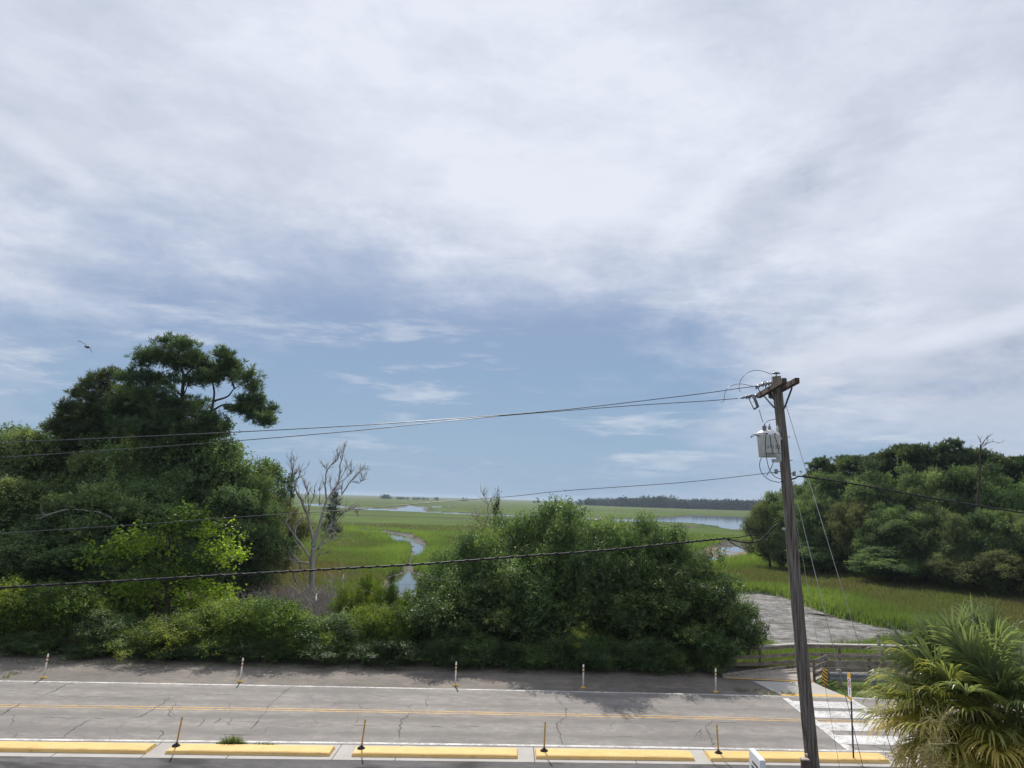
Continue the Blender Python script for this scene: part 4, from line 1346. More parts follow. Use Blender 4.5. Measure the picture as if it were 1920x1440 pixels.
def leaf_quads(C, T, N, L, W):
    N = N - T * (N * T).sum(-1, keepdims=True)
    N = unit(N)
    B = np.cross(N, T)
    L = np.asarray(L)[:, None]; W = np.asarray(W)[:, None]
    a = C - T * L * 0.5
    b = C + B * W * 0.5 + N * W * 0.12 + T * L * 0.06
    c = C + T * L * 0.5 - N * L * 0.08
    d = C - B * W * 0.5 + N * W * 0.12 + T * L * 0.06
    return np.stack([a, b, c, d], 1).reshape(-1, 3)

def gen_leaves(seed, puffs, twigs, lpt, L, W, up=0.5, tw_len=0.45, spread=0.10, hollow=0.45, droop=0.0):
    """puffs: list of (centre, radii, tint); leaves sit on many short twigs pointing out of each puff"""
    rng = np.random.default_rng(seed)
    Vs, var = [], []
    for (c, r, tint) in puffs:
        c = np.array(c, float); r = np.array(r, float)
        nt = max(4, int(twigs * (r[0] * r[1] * r[2]) ** (2 / 3)))
        d = unit(rng.normal(size=(nt, 3)))
        d[:, 2] = np.where((d[:, 2] < -0.35) & (rng.random(nt) < 0.5), -d[:, 2], d[:, 2])
        rd = rng.random(nt) ** hollow * np.clip(rng.normal(1.0, 0.20, nt), 0.5, 1.7)
        tc = c + d * rd[:, None] * r
        out = unit(d / r * r.mean() + np.array([0, 0, up - droop]) * 0.7 + rng.normal(size=(nt, 3)) * 0.45)
        tv = tint + rng.normal(size=nt) * 0.11 + 0.06 * (np.minimum(rd, 1) - 0.7)
        m = nt * lpt
        ti = np.repeat(np.arange(nt), lpt)
        t = rng.random(m)
        C = tc[ti] + out[ti] * (t * tw_len)[:, None] + rng.normal(size=(m, 3)) * spread
        T = unit(out[ti] * 0.7 + rng.normal(size=(m, 3)) * 0.75 + np.array([0, 0, -0.25 - droop]))
        N = unit(np.array([0, 0, 1.0]) * up + d[ti] * 0.5 + rng.normal(size=(m, 3)) * 0.55)
        s = rng.uniform(0.65, 1.25, m)
        Vs.append(leaf_quads(C, T, N, L * s, W * s))
        var.append(np.clip(tv[ti] + rng.normal(size=m) * 0.09 + 0.10 * (t - 0.5), 0, 1))
    return np.concatenate(Vs), np.concatenate(var)

def limb_mesh(seed, H, r0, puffs, trunk_top=0.7, lean=(0, 0), mat=None, name='trunk', every=1):
    rng = random.Random(seed)
    mb = MB()
    n = 9
    tp = [Vector((lean[0] * t * H + 0.06 * H * 0.3 * math.sin(t * 5 + seed), lean[1] * t * H + 0.02 * H * math.cos(t * 4 + seed), t * H * trunk_top - (0.5 if t == 0 else 0))) for t in [i / n for i in range(n + 1)]]
    mb.tube(tp, [r0 * (1.25 if i == 0 else 1 - 0.72 * i / n) for i in range(n + 1)], 10)
    for i, (c, r, _) in enumerate(puffs):
        if i % every: continue
        c = Vector(c)
        t = min(0.95, max(0.22, (c.z / (H * trunk_top)) * rng.uniform(0.55, 0.85)))
        k = t * n
        a = tp[int(k)].lerp(tp[min(n, int(k) + 1)], k - int(k))
        mid = a.lerp(c, 0.5) + Vector((rng.uniform(-.3, .3), rng.uniform(-.3, .3), -0.10 * (c - a).length))
        q = smooth_path([a, mid, c], 4)
        rb = r0 * (1 - 0.72 * t) * 0.5
        mb.tube(q, [max(0.012, rb * (1 - 0.85 * j / (len(q) - 1))) for j in range(len(q))], 6, False)
    return mb.mesh(name, mat or M['bark'], True)

def crown_puffs(seed, H, R, z0, n, rp, tint=0.45, flat=0.75, top=1.0, lobes=0.25):
    """puff centres through an irregular crown between z0 and H"""
    rng = np.random.default_rng(seed)
    out = []
    cz, rz = (H + z0) / 2, (H - z0) / 2
    ph = rng.random(6) * 6.28
    tries = 0
    while len(out) < n and tries < n * 60:
        tries += 1
        d = unit(rng.normal(size=3))
        k = rng.random() ** 0.42
        azm = math.atan2(d[1], d[0])
        lob = 1 + lobes * (math.sin(2 * azm + ph[0]) * 0.5 + math.sin(3 * azm + ph[1] + 2 * d[2]) * 0.6)
        rpf = rp * rng.uniform(0.7, 1.3)
        p = np.array([d[0] * (R - rpf * 0.6) * lob * k, d[1] * (R - rpf * 0.6) * lob * k, cz + d[2] * (rz - rpf * 0.6) * k * (1 + 0.12 * math.sin(4 * azm + ph[2]))])
        if any(np.linalg.norm((p - q[0]) / (q[1] + 1e-6)) < 0.62 for q in out):
            continue
        out.append((p, np.array([rpf, rpf, rpf * flat]), float(np.clip(tint + rng.normal() * 0.17, 0.04, 0.92))))
    return out

class Kind:
    """one kind of plant: shared crown and trunk meshes with a nominal height and half width"""
    def __init__(self, root_name, H, R, parts):
        self.name, self.H, self.R, self.parts = root_name, H, R, parts

def plant(kind, px, top, Y, half, label, cat='tree', group=None, rz=0.0, zbase=None, sy=None, tilt=0.0):
    """stand a plant where the photo shows it: px, top, half in photo pixels, Y in metres from the camera"""
    tp_ = P(px, top, Y)
    z0 = zg(tp_.x, Y) if zbase is None else zbase
    mpp = (P(px + 10, top, Y) - tp_).length / 10
    sxy = half * mpp / kind.R
    szz = (tp_.z - z0) / kind.H
    o = bpy.data.objects.new(kind.name, None)
    o.empty_display_size = 0.3
    COL.objects.link(o)
    o.location = (tp_.x, Y, z0)
    o.rotation_euler = (0, tilt, rz)
    o.scale = (sxy, (sy or 1.0) * sxy, szz)
    tag(o, label, cat, group)
    for nm, me in kind.parts:
        obj(nm, me, o)
    return o

def oak_kind(seed, H, R, z0, n, rp, mat, L, W, twigs, lpt, tint=0.45, root='oak_tree', flat=0.75, r0=0.3, trunk_top=0.7, droop=0.0, every=1, tw_len=0.45, spread=0.10, lobes=0.25):
    pf = crown_puffs(seed, H, R, z0, n, rp, tint, flat, lobes=lobes)
    V, var = gen_leaves(seed + 1, pf, twigs, lpt, L, W, droop=droop, tw_len=tw_len, spread=spread)
    return Kind(root, H, R, [('crown', quad_mesh('crown', V, var, mat)), ('trunk', limb_mesh(seed + 2, H, r0, pf, trunk_top, every=every))])

OAK = [oak_kind(21, 12, 5.2, 1.0, 105, 1.25, M['oak'], 0.21, 0.125, 100, 10, 0.42, flat=0.5, lobes=0.55, tw_len=0.6), oak_kind(33, 12, 5.6, 0.8, 110, 1.20, M['oak'], 0.20, 0.12, 104, 10, 0.52, flat=0.48, lobes=0.6, tw_len=0.6),
       oak_kind(47, 13, 4.4, 1.2, 100, 1.15, M['oak'], 0.21, 0.125, 104, 10, 0.38, flat=0.55, lobes=0.5, tw_len=0.6), oak_kind(52, 10, 5.6, 0.3, 105, 1.15, M['grey_oak'], 0.20, 0.11, 100, 10, 0.48, droop=0.5, flat=0.5, lobes=0.6, tw_len=0.6)]
SHR = [oak_kind(61, 3.2, 2.1, 0.05, 60, 0.46, M['shrub'], 0.085, 0.055, 190, 11, 0.44, 'shrub', 0.8, 0.06, 0.6, tw_len=0.30, spread=0.06, every=2, lobes=0.5),
       oak_kind(67, 3.2, 2.3, 0.0, 64, 0.43, M['shrub'], 0.08, 0.05, 200, 11, 0.54, 'shrub', 0.8, 0.06, 0.6, tw_len=0.32, spread=0.06, every=2, lobes=0.5),
       oak_kind(73, 3.2, 1.9, 0.0, 55, 0.45, M['oak_near'], 0.085, 0.052, 200, 11, 0.30, 'shrub', 0.8, 0.06, 0.6, tw_len=0.30, spread=0.06, every=2, lobes=0.5)]  # foot shrubs: leaf tint lowered, shade near the ground put into the colour
NEARK = [oak_kind(81, 8, 4.0, 1.2, 90, 0.80, M['oak_near'], 0.13, 0.08, 135, 12, 0.43, 'oak_tree', 0.75, 0.20, 0.75, tw_len=0.45, spread=0.08, lobes=0.4),
         oak_kind(87, 7, 3.4, 0.9, 76, 0.72, M['oak_near'], 0.125, 0.076, 135, 12, 0.45, 'oak_tree', 0.75, 0.16, 0.75, tw_len=0.48, spread=0.08, lobes=0.4),
         oak_kind(93, 5, 3.0, 0.1, 80, 0.62, M['oak_near'], 0.125, 0.076, 140, 12, 0.40, 'oak_tree', 0.8, 0.12, 0.7, tw_len=0.40, spread=0.08, lobes=0.4)]
GREYK = oak_kind(99, 8, 2.8, 1.0, 50, 0.75, M['grey_oak'], 0.12, 0.055, 75, 10, 0.45, 'willow_tree', 1.1, 0.12, 0.85, tw_len=0.5, spread=0.10)
# vine-covered tree: separate bright leafy shelves with gaps
pf = []
rv = np.random.default_rng(5)
for (u, v, ru, rw, t) in ((-1.9, 3.6, 1.0, .55, .6), (-1.2, 4.3, .8, .45, .75), (-0.5, 4.1, .6, .35, .9), (.5, 5.3, .9, .5, .45), (1.2, 4.6, .7, .55, .85), (1.6, 3.9, .8, .5, .8), (2.2, 3.7, .6, .4, .95),
                          (-.8, 2.2, 1.0, .5, .65), (-1.6, 1.9, .7, .45, .45), (.3, 2.6, .6, .4, .55), (1.3, 2.0, 1.0, .6, .85), (2.2, 1.9, .7, .5, .8), (1.9, 1.2, .9, .5, .6), (0, 1.2, 1.2, .6, .4), (-1.3, 1.0, .9, .5, .35),
                          (-.2, 3.1, .8, .6, .25), (.8, 3.3, .7, .6, .25), (0, 4.9, .7, .5, .35)):
    pf.append((np.array([u, rv.normal() * 0.5, v]), np.array([ru, 0.8 * ru, rw]), t))
V, var = gen_leaves(6, [(a, b, min(0.95, t + 0.06)) for a, b, t in pf], 115, 10, 0.13, 0.09, tw_len=0.42, spread=0.09)
VINE = Kind('vine_covered_tree', 5.8, 2.9, [('crown', quad_mesh('crown', V, var, M['vine'])), ('trunk', limb_mesh(7, 5.8, 0.10, pf, 0.8))])

def cedar_kind(seed, H, R):
    rng = np.random.default_rng(seed)
    pf = []
    for i in range(34):
        t = rng.random() ** 0.8
        r_ = R * (1 - t) ** 0.7 * rng.uniform(0.5, 1.0)
        a = rng.random() * 6.28
        s = 0.22 + 0.30 * (1 - t)
        pf.append((np.array([r_ * math.cos(a), r_ * math.sin(a), 0.3 + t * (H - 0.6)]), np.array([s, s, s * 1.3]) * H / 6, 0.45 + rng.normal() * 0.12))
    pf.append((np.array([0, 0, H - 0.35]), np.array([0.12, 0.12, 0.4]), 0.5))
    V, var = gen_leaves(seed, pf, 150, 9, 0.15, 0.07, up=0.9, tw_len=0.4, spread=0.07)
    return Kind('cedar_tree', H, R, [('crown', quad_mesh('crown', V, var, M['cedar'])), ('trunk', limb_mesh(seed, H, 0.12, pf, 0.95, every=3))])
CEDAR = cedar_kind(3, 6, 1.7)
SLIM = cedar_kind(8, 6, 0.9)

# pines: needle tufts packed in flat clouds at the ends of bent limbs
def tuft_mesh(seed, clusters, dens, tl, tw, mat):
    rng = np.random.default_rng(seed)
    Vs, var = [], []
    for (c, r, tint) in clusters:
        c = np.array(c, float); r = np.array(r, float)
        nt = max(6, int(dens * r[0] * r[2] * 3))
        d = unit(rng.normal(size=(nt, 3)))
        tc = c + d * (rng.random(nt) ** 0.5 * np.clip(rng.normal(1, 0.22, nt), 0.5, 1.6))[:, None] * r
        ax = unit(d * 0.6 + np.array([0, 0, 0.9]) + rng.normal(size=(nt, 3)) * 0.4)
        k = 17
        ti = np.repeat(np.arange(nt), k)
        m = nt * k
        T = unit(ax[ti] * 0.75 + rng.normal(size=(m, 3)) * 0.62)
        N = unit(rng.normal(size=(m, 3)))
        L = tl * rng.uniform(0.7, 1.2, m)
        C = tc[ti] + T * (L * 0.5)[:, None]
        Vs.append(leaf_quads(C, T, N, L, np.full(m, tw)))
        var.append(np.clip(tint + rng.normal(size=nt)[ti] * 0.12 + rng.normal(size=m) * 0.08, 0, 1))
    return np.concatenate(Vs), np.concatenate(var)

def traced_pine(label, Y, stems, clusters, r0, seed, sc=3.0, ox=0, oy=600):
    rng = random.Random(seed)
    toP = lambda u, v, dy=0.0: P(ox + u / sc, oy + v / sc, Y + dy)
    base_px = stems[0][0]
    b = toP(*base_px)
    zb = zg(b.x, Y)
    b = Vector((b.x, Y, zb))
    root = empty('pine_tree', b, label, 'tree', 'tall pines of the wood on the left')
    mb = MB()
    for i, st in enumerate(stems):
        dy0 = rng.uniform(-1.2, 1.2) if i > 1 else 0
        pts = [toP(u, v, dy0 * j / max(1, len(st) - 1)) - b for j, (u, v) in enumerate(st)]
        if i == 0:
            pts = [Vector((0, 0, -0.4))] + [q for q in pts[1:]]
        pts = smooth_path(pts, 6)
        ra = r0 if i == 0 else r0 * (0.55 if i == 1 else 0.30)
        mb.tube(pts, [max(0.03, ra * (1 - 0.8 * j / (len(pts) - 1))) for j in range(len(pts))], 8)
    mpp = (toP(100 * sc, 0) - toP(0, 0)).length / 100
    tips = [s[-1] for s in stems] + [s[len(s) // 2] for s in stems]
    cl = []
    for (u, v, ru, rv_) in clusters:
        dy = rng.uniform(-1, 1) * 1.6
        c = toP(u, v, dy) - b
        cl.append((c, (1.12 * ru / sc * mpp, max(ru / sc * mpp * 0.9, 0.6), 1.12 * rv_ / sc * mpp), 0.45 + rng.uniform(-.15, .2)))
        # limb from the nearest stem joint to the cloud
        ju, jv = min(((a, b_) for s in stems for (a, b_) in s[1:]), key=lambda q: (q[0] - u) ** 2 + (q[1] - v - 40) ** 2)
        a = toP(ju, jv) - b
        mid = a.lerp(c, 0.55) + Vector((0, 0, -0.12 * (c - a).length))
        q = smooth_path([a, mid, c], 4)
        mb.tube(q, [max(0.02, 0.085 * (1 - 0.75 * j / (len(q) - 1))) for j in range(len(q))], 6, False)
        for _ in range(3):
            e = c + Vector((rng.uniform(-1, 1) * ru, rng.uniform(-1, 1) * ru, rng.uniform(-.6, .6) * rv_)) * (mpp / sc * 0.8)
            mb.tube([mid.lerp(c, 0.5), c.lerp(e, 0.5) + Vector((0, 0, -.1)), e], [0.035, 0.025, 0.012], 5, False)
    V, var = tuft_mesh(seed, cl, 30, 0.50, 0.050, M['pine'])
    obj('crown', quad_mesh('crown', V, var, M['pine']), root)
    mb.build('trunk', M['bark'], root, True)
    return root

traced_pine('tallest pine on the left, with a limb reaching out over the marsh', 58,
            [[(1035, 1500), (1035, 1050), (1030, 600), (1025, 430), (1030, 300), (985, 190)], [(1035, 900), (1120, 640), (1180, 530), (1205, 420), (1198, 340), (1230, 250)],
             [(1190, 515), (1250, 480), (1330, 478), (1420, 500), (1500, 535)], [(1205, 455), (1280, 430), (1320, 385), (1390, 350)], [(1025, 430), (960, 370), (880, 330), (830, 260)], [(1025, 470), (930, 440), (850, 430), (760, 420)],
             [(1030, 330), (1080, 270), (1110, 220)]],
            [(940, 125, 70, 34), (1030, 150, 75, 42), (860, 195, 80, 40), (800, 230, 50, 40), (950, 225, 110, 48), (1080, 205, 60, 48), (1135, 250, 55, 45), (1250, 190, 60, 36), (1300, 235, 55, 42), (1210, 290, 75, 45),
             (1300, 310, 85, 45), (1395, 330, 65, 50), (1425, 385, 45, 36), (1130, 320, 70, 40), (900, 335, 110, 45), (800, 320, 75, 45), (715, 330, 55, 45), (1360, 455, 50, 28), (1440, 500, 65, 40), (1515, 515, 45, 36),
             (1500, 575, 38, 30), (1405, 550, 38, 20), (860, 430, 130, 60), (750, 420, 90, 55), (960, 470, 70, 34), (1100, 480, 90, 42), (1000, 530, 130, 50), (1180, 570, 90, 45), (900, 540, 130, 60), (1060, 350, 50, 26), (1230, 600, 70, 40),  (700, 480, 110, 60), (820, 510, 120, 60), (950, 610, 150, 60), (1100, 640, 140, 60), (780, 610, 140, 60), (1020, 250, 90, 40), (1180, 330, 60, 45), (1275, 262, 70, 30), (1440, 445, 55, 32), (1475, 560, 60, 34), (1320, 505, 55, 22), (1390, 500, 70, 34)], 0.30, 12)
traced_pine('second pine on the left, lower and left of the tallest one', 61,
            [[(630, 1450), (630, 900), (622, 640), (618, 520), (600, 430), (585, 360)], [(620, 560), (540, 490), (500, 450), (450, 430)], [(618, 520), (660, 470), (700, 430)], [(622, 600), (560, 560), (480, 540)]],
            [(560, 338, 70, 40), (640, 318, 55, 36), (500, 362, 40, 36), (440, 415, 45, 42), (520, 435, 70, 34), (605, 400, 65, 36), (690, 420, 60, 45), (375, 490, 45, 38), (455, 500, 55, 34), (665, 520, 60, 45), (560, 530, 60, 28),
             (345, 545, 55, 34), (540, 590, 90, 40), (440, 580, 70, 40), (690, 590, 60, 40), (640, 470, 90, 50), (520, 500, 90, 45), (600, 620, 150, 50), (420, 620, 110, 45), (310, 600, 70, 40), (740, 640, 120, 50)], 0.24, 19)

# the wood on the left
LG = 'broadleaf trees of the wood on the left'
FRONTG = 'trees at the near side of the left wood'
for k, px, top, Y, half, lab in [
    (1, -40, 776, 64, 150, 'broad dark oak cut by the left edge of the photo, top of the wood'), (0, 75, 800, 62, 120, 'round dark oak behind the power lines near the left edge of the wood'),
    (2, 150, 775, 66, 95, 'dark oak just left of the second pine, its crown behind the wires'), (1, 255, 775, 62, 135, 'wide oak filling the space between the two pines'),
    (0, 345, 790, 60, 130, 'dense oak right below the tallest pine'), (2, 425, 800, 62, 95, 'oak below the reaching pine limb, right shoulder of the wood'),
    (1, 480, 868, 60, 62, 'oak on the right slope of the wood, above the dead tree'), (3, 505, 905, 66, 62, 'grey-green drooping oak at the right end of the wood, behind the dead tree')]:
    plant(OAK[k], px, top, Y, half, lab, 'tree', LG, rz=px * 0.7)
for k, px, top, Y, half, lab in [
    (0, 30, 890, 54, 150, 'dark shaded oak in the front row at the left edge of the photo'), (2, 160, 905, 53, 120, 'dark shaded oak in the front row with a bare grey branch before it'),
    (1, 300, 880, 55, 140, 'dark shaded oak in the front row behind the bright vine tree'), (0, 425, 905, 56, 95, 'dark oak in the front row right of the bright vine tree'),
    (3, 470, 965, 58, 80, 'low grey-green oak left of the dead tree'), (2, 90, 985, 49, 110, 'low dark oak just above the left roadside hedge'), (0, 215, 1010, 50, 90, 'low dark oak left behind the vine tree')]:
    plant(OAK[k], px, top, Y, half, lab, 'tree', FRONTG, rz=px * 0.5)
plant(CEDAR, 548, 886, 100, 22, 'small dark cedar rising at the right edge of the left wood', 'tree')
plant(CEDAR, 630, 922, 170, 27, 'dark round cedar on the marsh edge right behind the dead tree', 'tree')
plant(VINE, 330, 955, 45, 150, 'bright yellow-green tree draped in vines standing before the dark wood', 'tree')

# roadside hedge on the left
HG = 'shrubs of the roadside hedge'
for k, px, top, Y, half, lab in [
    (1, 20, 1078, 41.0, 95, 'roadside shrub at the left edge of the photo, sunlit top'), (0, 120, 1083, 41.0, 90, 'roadside shrub second from the left edge'), (2, 195, 1145, 40.0, 65, 'low dark roadside shrub in the dip left of the vine tree'),
    (1, 262, 1175, 39.6, 70, 'low yellowish roadside shrub at the foot of the vine tree'), (0, 345, 1140, 40.6, 80, 'roadside shrub right under the vine tree'), (1, 430, 1118, 40.8, 85, 'bright roadside shrub between vine tree and dead tree'),
    (0, 510, 1112, 40.6, 80, 'tallest bright shrub of the hedge, below the dead tree'), (1, 575, 1148, 40.2, 60, 'roadside shrub sloping down just right of the dead tree'), (2, 640, 1150, 40.4, 62, 'roadside shrub below the creek view, left one of three'),
    (1, 700, 1128, 41.0, 62, 'roadside shrub below the creek view, middle one of three'), (0, 760, 1128, 41.0, 62, 'roadside shrub below the creek view, right one of three'), (2, -60, 1090, 41, 90, 'roadside shrub mostly outside the left edge of the photo')]:
    plant(SHR[k], px, top, Y - 1.7, half * 1.12, lab, 'shrub', HG, rz=px * 0.37)
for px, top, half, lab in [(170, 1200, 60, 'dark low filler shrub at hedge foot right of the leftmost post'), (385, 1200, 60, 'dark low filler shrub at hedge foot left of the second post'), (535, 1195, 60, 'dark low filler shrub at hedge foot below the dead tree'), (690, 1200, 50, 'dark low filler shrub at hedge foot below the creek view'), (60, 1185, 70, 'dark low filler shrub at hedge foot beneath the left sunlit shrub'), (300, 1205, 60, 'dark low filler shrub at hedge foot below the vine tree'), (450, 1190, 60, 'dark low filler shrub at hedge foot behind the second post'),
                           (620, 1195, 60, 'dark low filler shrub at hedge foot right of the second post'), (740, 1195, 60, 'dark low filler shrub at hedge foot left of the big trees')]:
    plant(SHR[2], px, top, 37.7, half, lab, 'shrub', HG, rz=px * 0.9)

# the clump of trees in the middle
CG = 'trees of the clump in the middle of the roadside'
for K, px, top, Y, half, lab in [
    (NEARK[0], 1055, 926, 41.2, 105, 'tallest oak of the middle clump, with a yellowish top'), (NEARK[1], 1218, 948, 41.6, 72, 'oak with a rounded yellowish top, right of the tallest in the middle clump'),
    (GREYK, 915, 962, 47.5, 75, 'loose grey-green tree at the left back of the middle clump'), (GREYK, 985, 985, 45.0, 60, 'loose grey-green tree just left of the tallest oak in the middle'),
    (NEARK[1], 1130, 962, 41.4, 80, 'oak between the two highest tops of the middle clump'), (NEARK[0], 1010, 1010, 40.8, 115, 'broad oak low in front of the tallest one, middle clump'),
    (NEARK[0], 968, 952, 42.8, 92, 'rounded oak filling the gap left of the tallest oak'), (NEARK[1], 1168, 955, 42.6, 78, 'rounded oak filling the gap right of the tallest oak'), (NEARK[1], 1272, 985, 41.6, 72, 'oak stepping down right of the yellowish rounded top'), (NEARK[0], 885, 988, 43.0, 84, 'oak on the left flank of the middle clump, before the loose grey tree'),
    (NEARK[2], 870, 1062, 40.6, 95, 'dense dark oak at the left end of the middle clump'), (NEARK[0], 1180, 1040, 40.2, 115, 'broad dark oak above the gap with visible trunks'),
    (NEARK[1], 1300, 1052, 40.2, 100, 'oak on the right flank of the middle clump'), (NEARK[2], 1362, 1110, 39.8, 62, 'low oak at the right end of the middle clump, beside the boardwalk'),
    (NEARK[2], 820, 1128, 40.3, 62, 'low dark oak where the middle clump meets the hedge'), (NEARK[2], 930, 1115, 40.3, 95, 'low dark oak behind the middle post'),
    (NEARK[2], 1290, 1150, 39.6, 90, 'low dark oak left of the boardwalk railing')]:
    plant(K, px, top, Y, half * 1.08, lab, 'tree', CG, rz=px * 0.61)
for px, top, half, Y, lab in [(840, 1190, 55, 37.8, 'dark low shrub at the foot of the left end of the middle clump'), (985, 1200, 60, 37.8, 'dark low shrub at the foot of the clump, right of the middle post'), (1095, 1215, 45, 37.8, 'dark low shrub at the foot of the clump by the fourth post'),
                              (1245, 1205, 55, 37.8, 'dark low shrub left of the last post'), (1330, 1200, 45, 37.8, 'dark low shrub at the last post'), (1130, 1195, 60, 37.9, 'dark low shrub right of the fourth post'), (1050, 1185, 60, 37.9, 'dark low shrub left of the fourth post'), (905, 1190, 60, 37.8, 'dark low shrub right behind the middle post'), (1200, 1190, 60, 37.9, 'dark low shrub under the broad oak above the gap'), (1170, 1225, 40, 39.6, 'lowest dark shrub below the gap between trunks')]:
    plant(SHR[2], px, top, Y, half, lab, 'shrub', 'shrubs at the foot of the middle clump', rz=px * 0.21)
plant(SLIM, 931, 926, 50, 13, 'slender dark conifer tip poking out left of the tallest oak', 'tree')
plant(SLIM, 735, 1075, 52, 12, 'small dark sapling standing before the creek pool', 'tree')
plant(SHR[0], 690, 1070, 51, 30, 'green shrub hiding the near end of the creek', 'shrub', rz=3.3)
plant(SHR[2], 800, 1075, 49, 30, 'dark shrub at the right bank of the creek pool', 'shrub', rz=5.1)
plant(SHR[1], 655, 1090, 50, 42, 'green shrub behind the hedge with pale dead stems', 'shrub', rz=2.0)
plant(SHR[0], 728, 1085, 49, 30, 'green shrub in front of the creek pool', 'shrub', rz=1.0)
plant(SHR[1], 765, 1098, 47, 28, 'green shrub left of the middle clump by the pool', 'shrub', rz=4.0)

# the wood on the right
RB = 'trees deep in the wood on the right'
RF = 'trees along the front of the wood on the right'
PK = []
for sd in (5, 6):
    rng_ = np.random.default_rng(sd)
    cl = []
    for i in range(64):
        t = rng_.random()
        a = rng_.random() * 6.28
        rr_ = 3.4 * math.sqrt(rng_.random()) * (1 - 0.55 * abs(t - 0.3))
        cl.append((np.array([rr_ * math.cos(a), rr_ * math.sin(a), 5 + 9.3 * t]), np.array([1.15, 1.15, 0.62]) * rng_.uniform(0.7, 1.3), 0.5 + rng_.normal() * 0.13))
    V, var = tuft_mesh(sd, cl, 30, 0.45, 0.07, M['pine'])
    PK.append(Kind('pine_tree', 15, 3.9, [('crown', quad_mesh('crown', V, var, M['pine'])), ('trunk', limb_mesh(sd, 15, 0.24, cl, 0.95, every=2))]))
back = [(1, 1548, 858, 128), (0, 1605, 848, 122), (1, 1660, 836, 120), (0, 1715, 826, 116), (1, 1762, 823, 114), (0, 1815, 834, 112), (1, 1868, 842, 110), (0, 1925, 848, 108), (1, 1985, 850, 108)]
for k, px, top, Y in back:
    plant(PK[k], px, top, Y, 48, 'pine deep in the wood on the right with only its top showing against the sky', 'tree', RB, rz=px * 0.8)
for k, px, top, Y, half in [(1, 1500, 895, 124, 50), (0, 1560, 880, 116, 60), (2, 1640, 868, 110, 60), (1, 1720, 866, 107, 66), (0, 1800, 868, 104, 66), (2, 1870, 876, 101, 60), (1, 1945, 880, 99, 66)]:
    plant(OAK[k], px, top, Y, half, 'broadleaf tree in the middle depth of the wood on the right, hemmed in by others', 'tree', 'broadleaf trees in the middle of the right wood', rz=px * 0.33)
for k, px, top, Y, half, lab in [
    (3, 1440, 938, 122, 44, 'leftmost grey-green tree of the right wood, overhanging the marsh left of the pole'), (0, 1466, 918, 123, 46, 'tree of the right wood just left of the pole, behind the overhanging grey-green one'), (1, 1492, 922, 117, 52, 'front tree of the right wood directly behind the utility pole'),
    (0, 1548, 930, 112, 52, 'front tree of the right wood between the pole and the highest guy wire'), (3, 1605, 935, 106, 58, 'grey-green front tree of the right wood behind the highest guy wire'),
    (1, 1665, 940, 101, 58, 'front tree of the right wood, third from the pole, brighter top'), (2, 1728, 950, 97, 58, 'dark front tree of the right wood under its highest skyline'),
    (3, 1790, 955, 94, 62, 'grey-green front tree of the right wood left of the dead snag'), (0, 1850, 950, 91, 62, 'front tree of the right wood right of the dead snag'), (3, 1912, 960, 88, 62, 'grey-green front tree of the wood at the right edge of the photo'), (1, 1975, 955, 86, 62, 'front tree of the right wood mostly outside the right edge')]:
    plant(OAK[k], px, top, Y, half, lab, 'tree', RF, rz=px * 0.45)
for px, top, Y, half, lab in [(1462, 985, 119, 34, 'low bush at the foot of the right wood, left of the pole'), (1540, 1000, 110, 62, 'wide low bush at the foot of the right wood, just right of the pole'),
                              (1668, 1022, 97, 74, 'wide low bush at the foot of the wood, middle of its front'), (1778, 1012, 92.5, 52, 'low dark bush at the foot of the wood below the snag'), (1865, 1030, 87.0, 78, 'wide low bush at the foot of the wood above the palm')]:
    plant(OAK[3 if px % 4 else 0], px, top, Y, half, lab, 'shrub', 'bushes at the foot of the right wood', rz=px * 0.15)

# ------------------------------------------------------------------ dead trees
def dead_tree(name, label, Y, lines, r0, seed, sc, ox, oy, twig_n=2, base=None, mat=None):
    rng = random.Random(seed)
    toP = lambda u, v, dy=0.0: P(ox + u / sc, oy + v / sc, Y + dy)
    u0, v0 = lines[0][0][0]
    b = toP(u0, v0)
    b = Vector((b.x, Y, zg(b.x, Y) - 0.1)) if base is None else b
    root = empty(name, b, label, 'dead tree')
    mb = MB(); tw = MB()
    for i, (ln, ra, rb) in enumerate(lines):
        bow = rng.uniform(-1.6, 1.6) if i else 0.0
        n = len(ln)
        pts = [toP(u, v, bow * (j / (n - 1)) ** 1.3) - b for j, (u, v) in enumerate(ln)]
        if i == 0:
            pts[0] = Vector((0, 0, 0))
        pts = smooth_path(pts, 5)
        pts = [p + Vector((rng.gauss(0, .018), rng.gauss(0, .018), rng.gauss(0, .018))) for p in pts]
        m_ = len(pts) - 1
        mb.tube(pts, [r0 * (ra + (rb - ra) * j / m_) * rng.uniform(0.9, 1.1) for j in range(m_ + 1)], 8)
        if i:
            for k in range(int(twig_n * (len(pts) / 12) + 1)):
                j = rng.randint(len(pts) // 3, m_ - 1)
                d = (pts[j + 1] - pts[j]).normalized()
                e = (d + Vector((rng.uniform(-1, 1), rng.uniform(-1, 1), rng.uniform(-.2, 1)))).normalized()
                L = rng.uniform(0.3, 1.25)
                q = pts[j]
                tp_ = [q, q + e * L * 0.5 + Vector((0, 0, .04)), q + (e * 0.8 + Vector((rng.uniform(-.3, .3), 0, .35))) * L]
                tw.tube(tp_, [r0 * 0.13, r0 * 0.095, r0 * 0.045], 5)
                tw.tube([tp_[1], tp_[1] + (e + Vector((rng.uniform(-.9, .9), rng.uniform(-.6, .6), rng.uniform(-.1, .6)))).normalized() * L * 0.45], [r0 * 0.08, r0 * 0.04], 4)
    mb.build('trunk', mat or M['dead'], root, True)
    tw.build('twigs', mat or M['dead'], root, True)
    return root

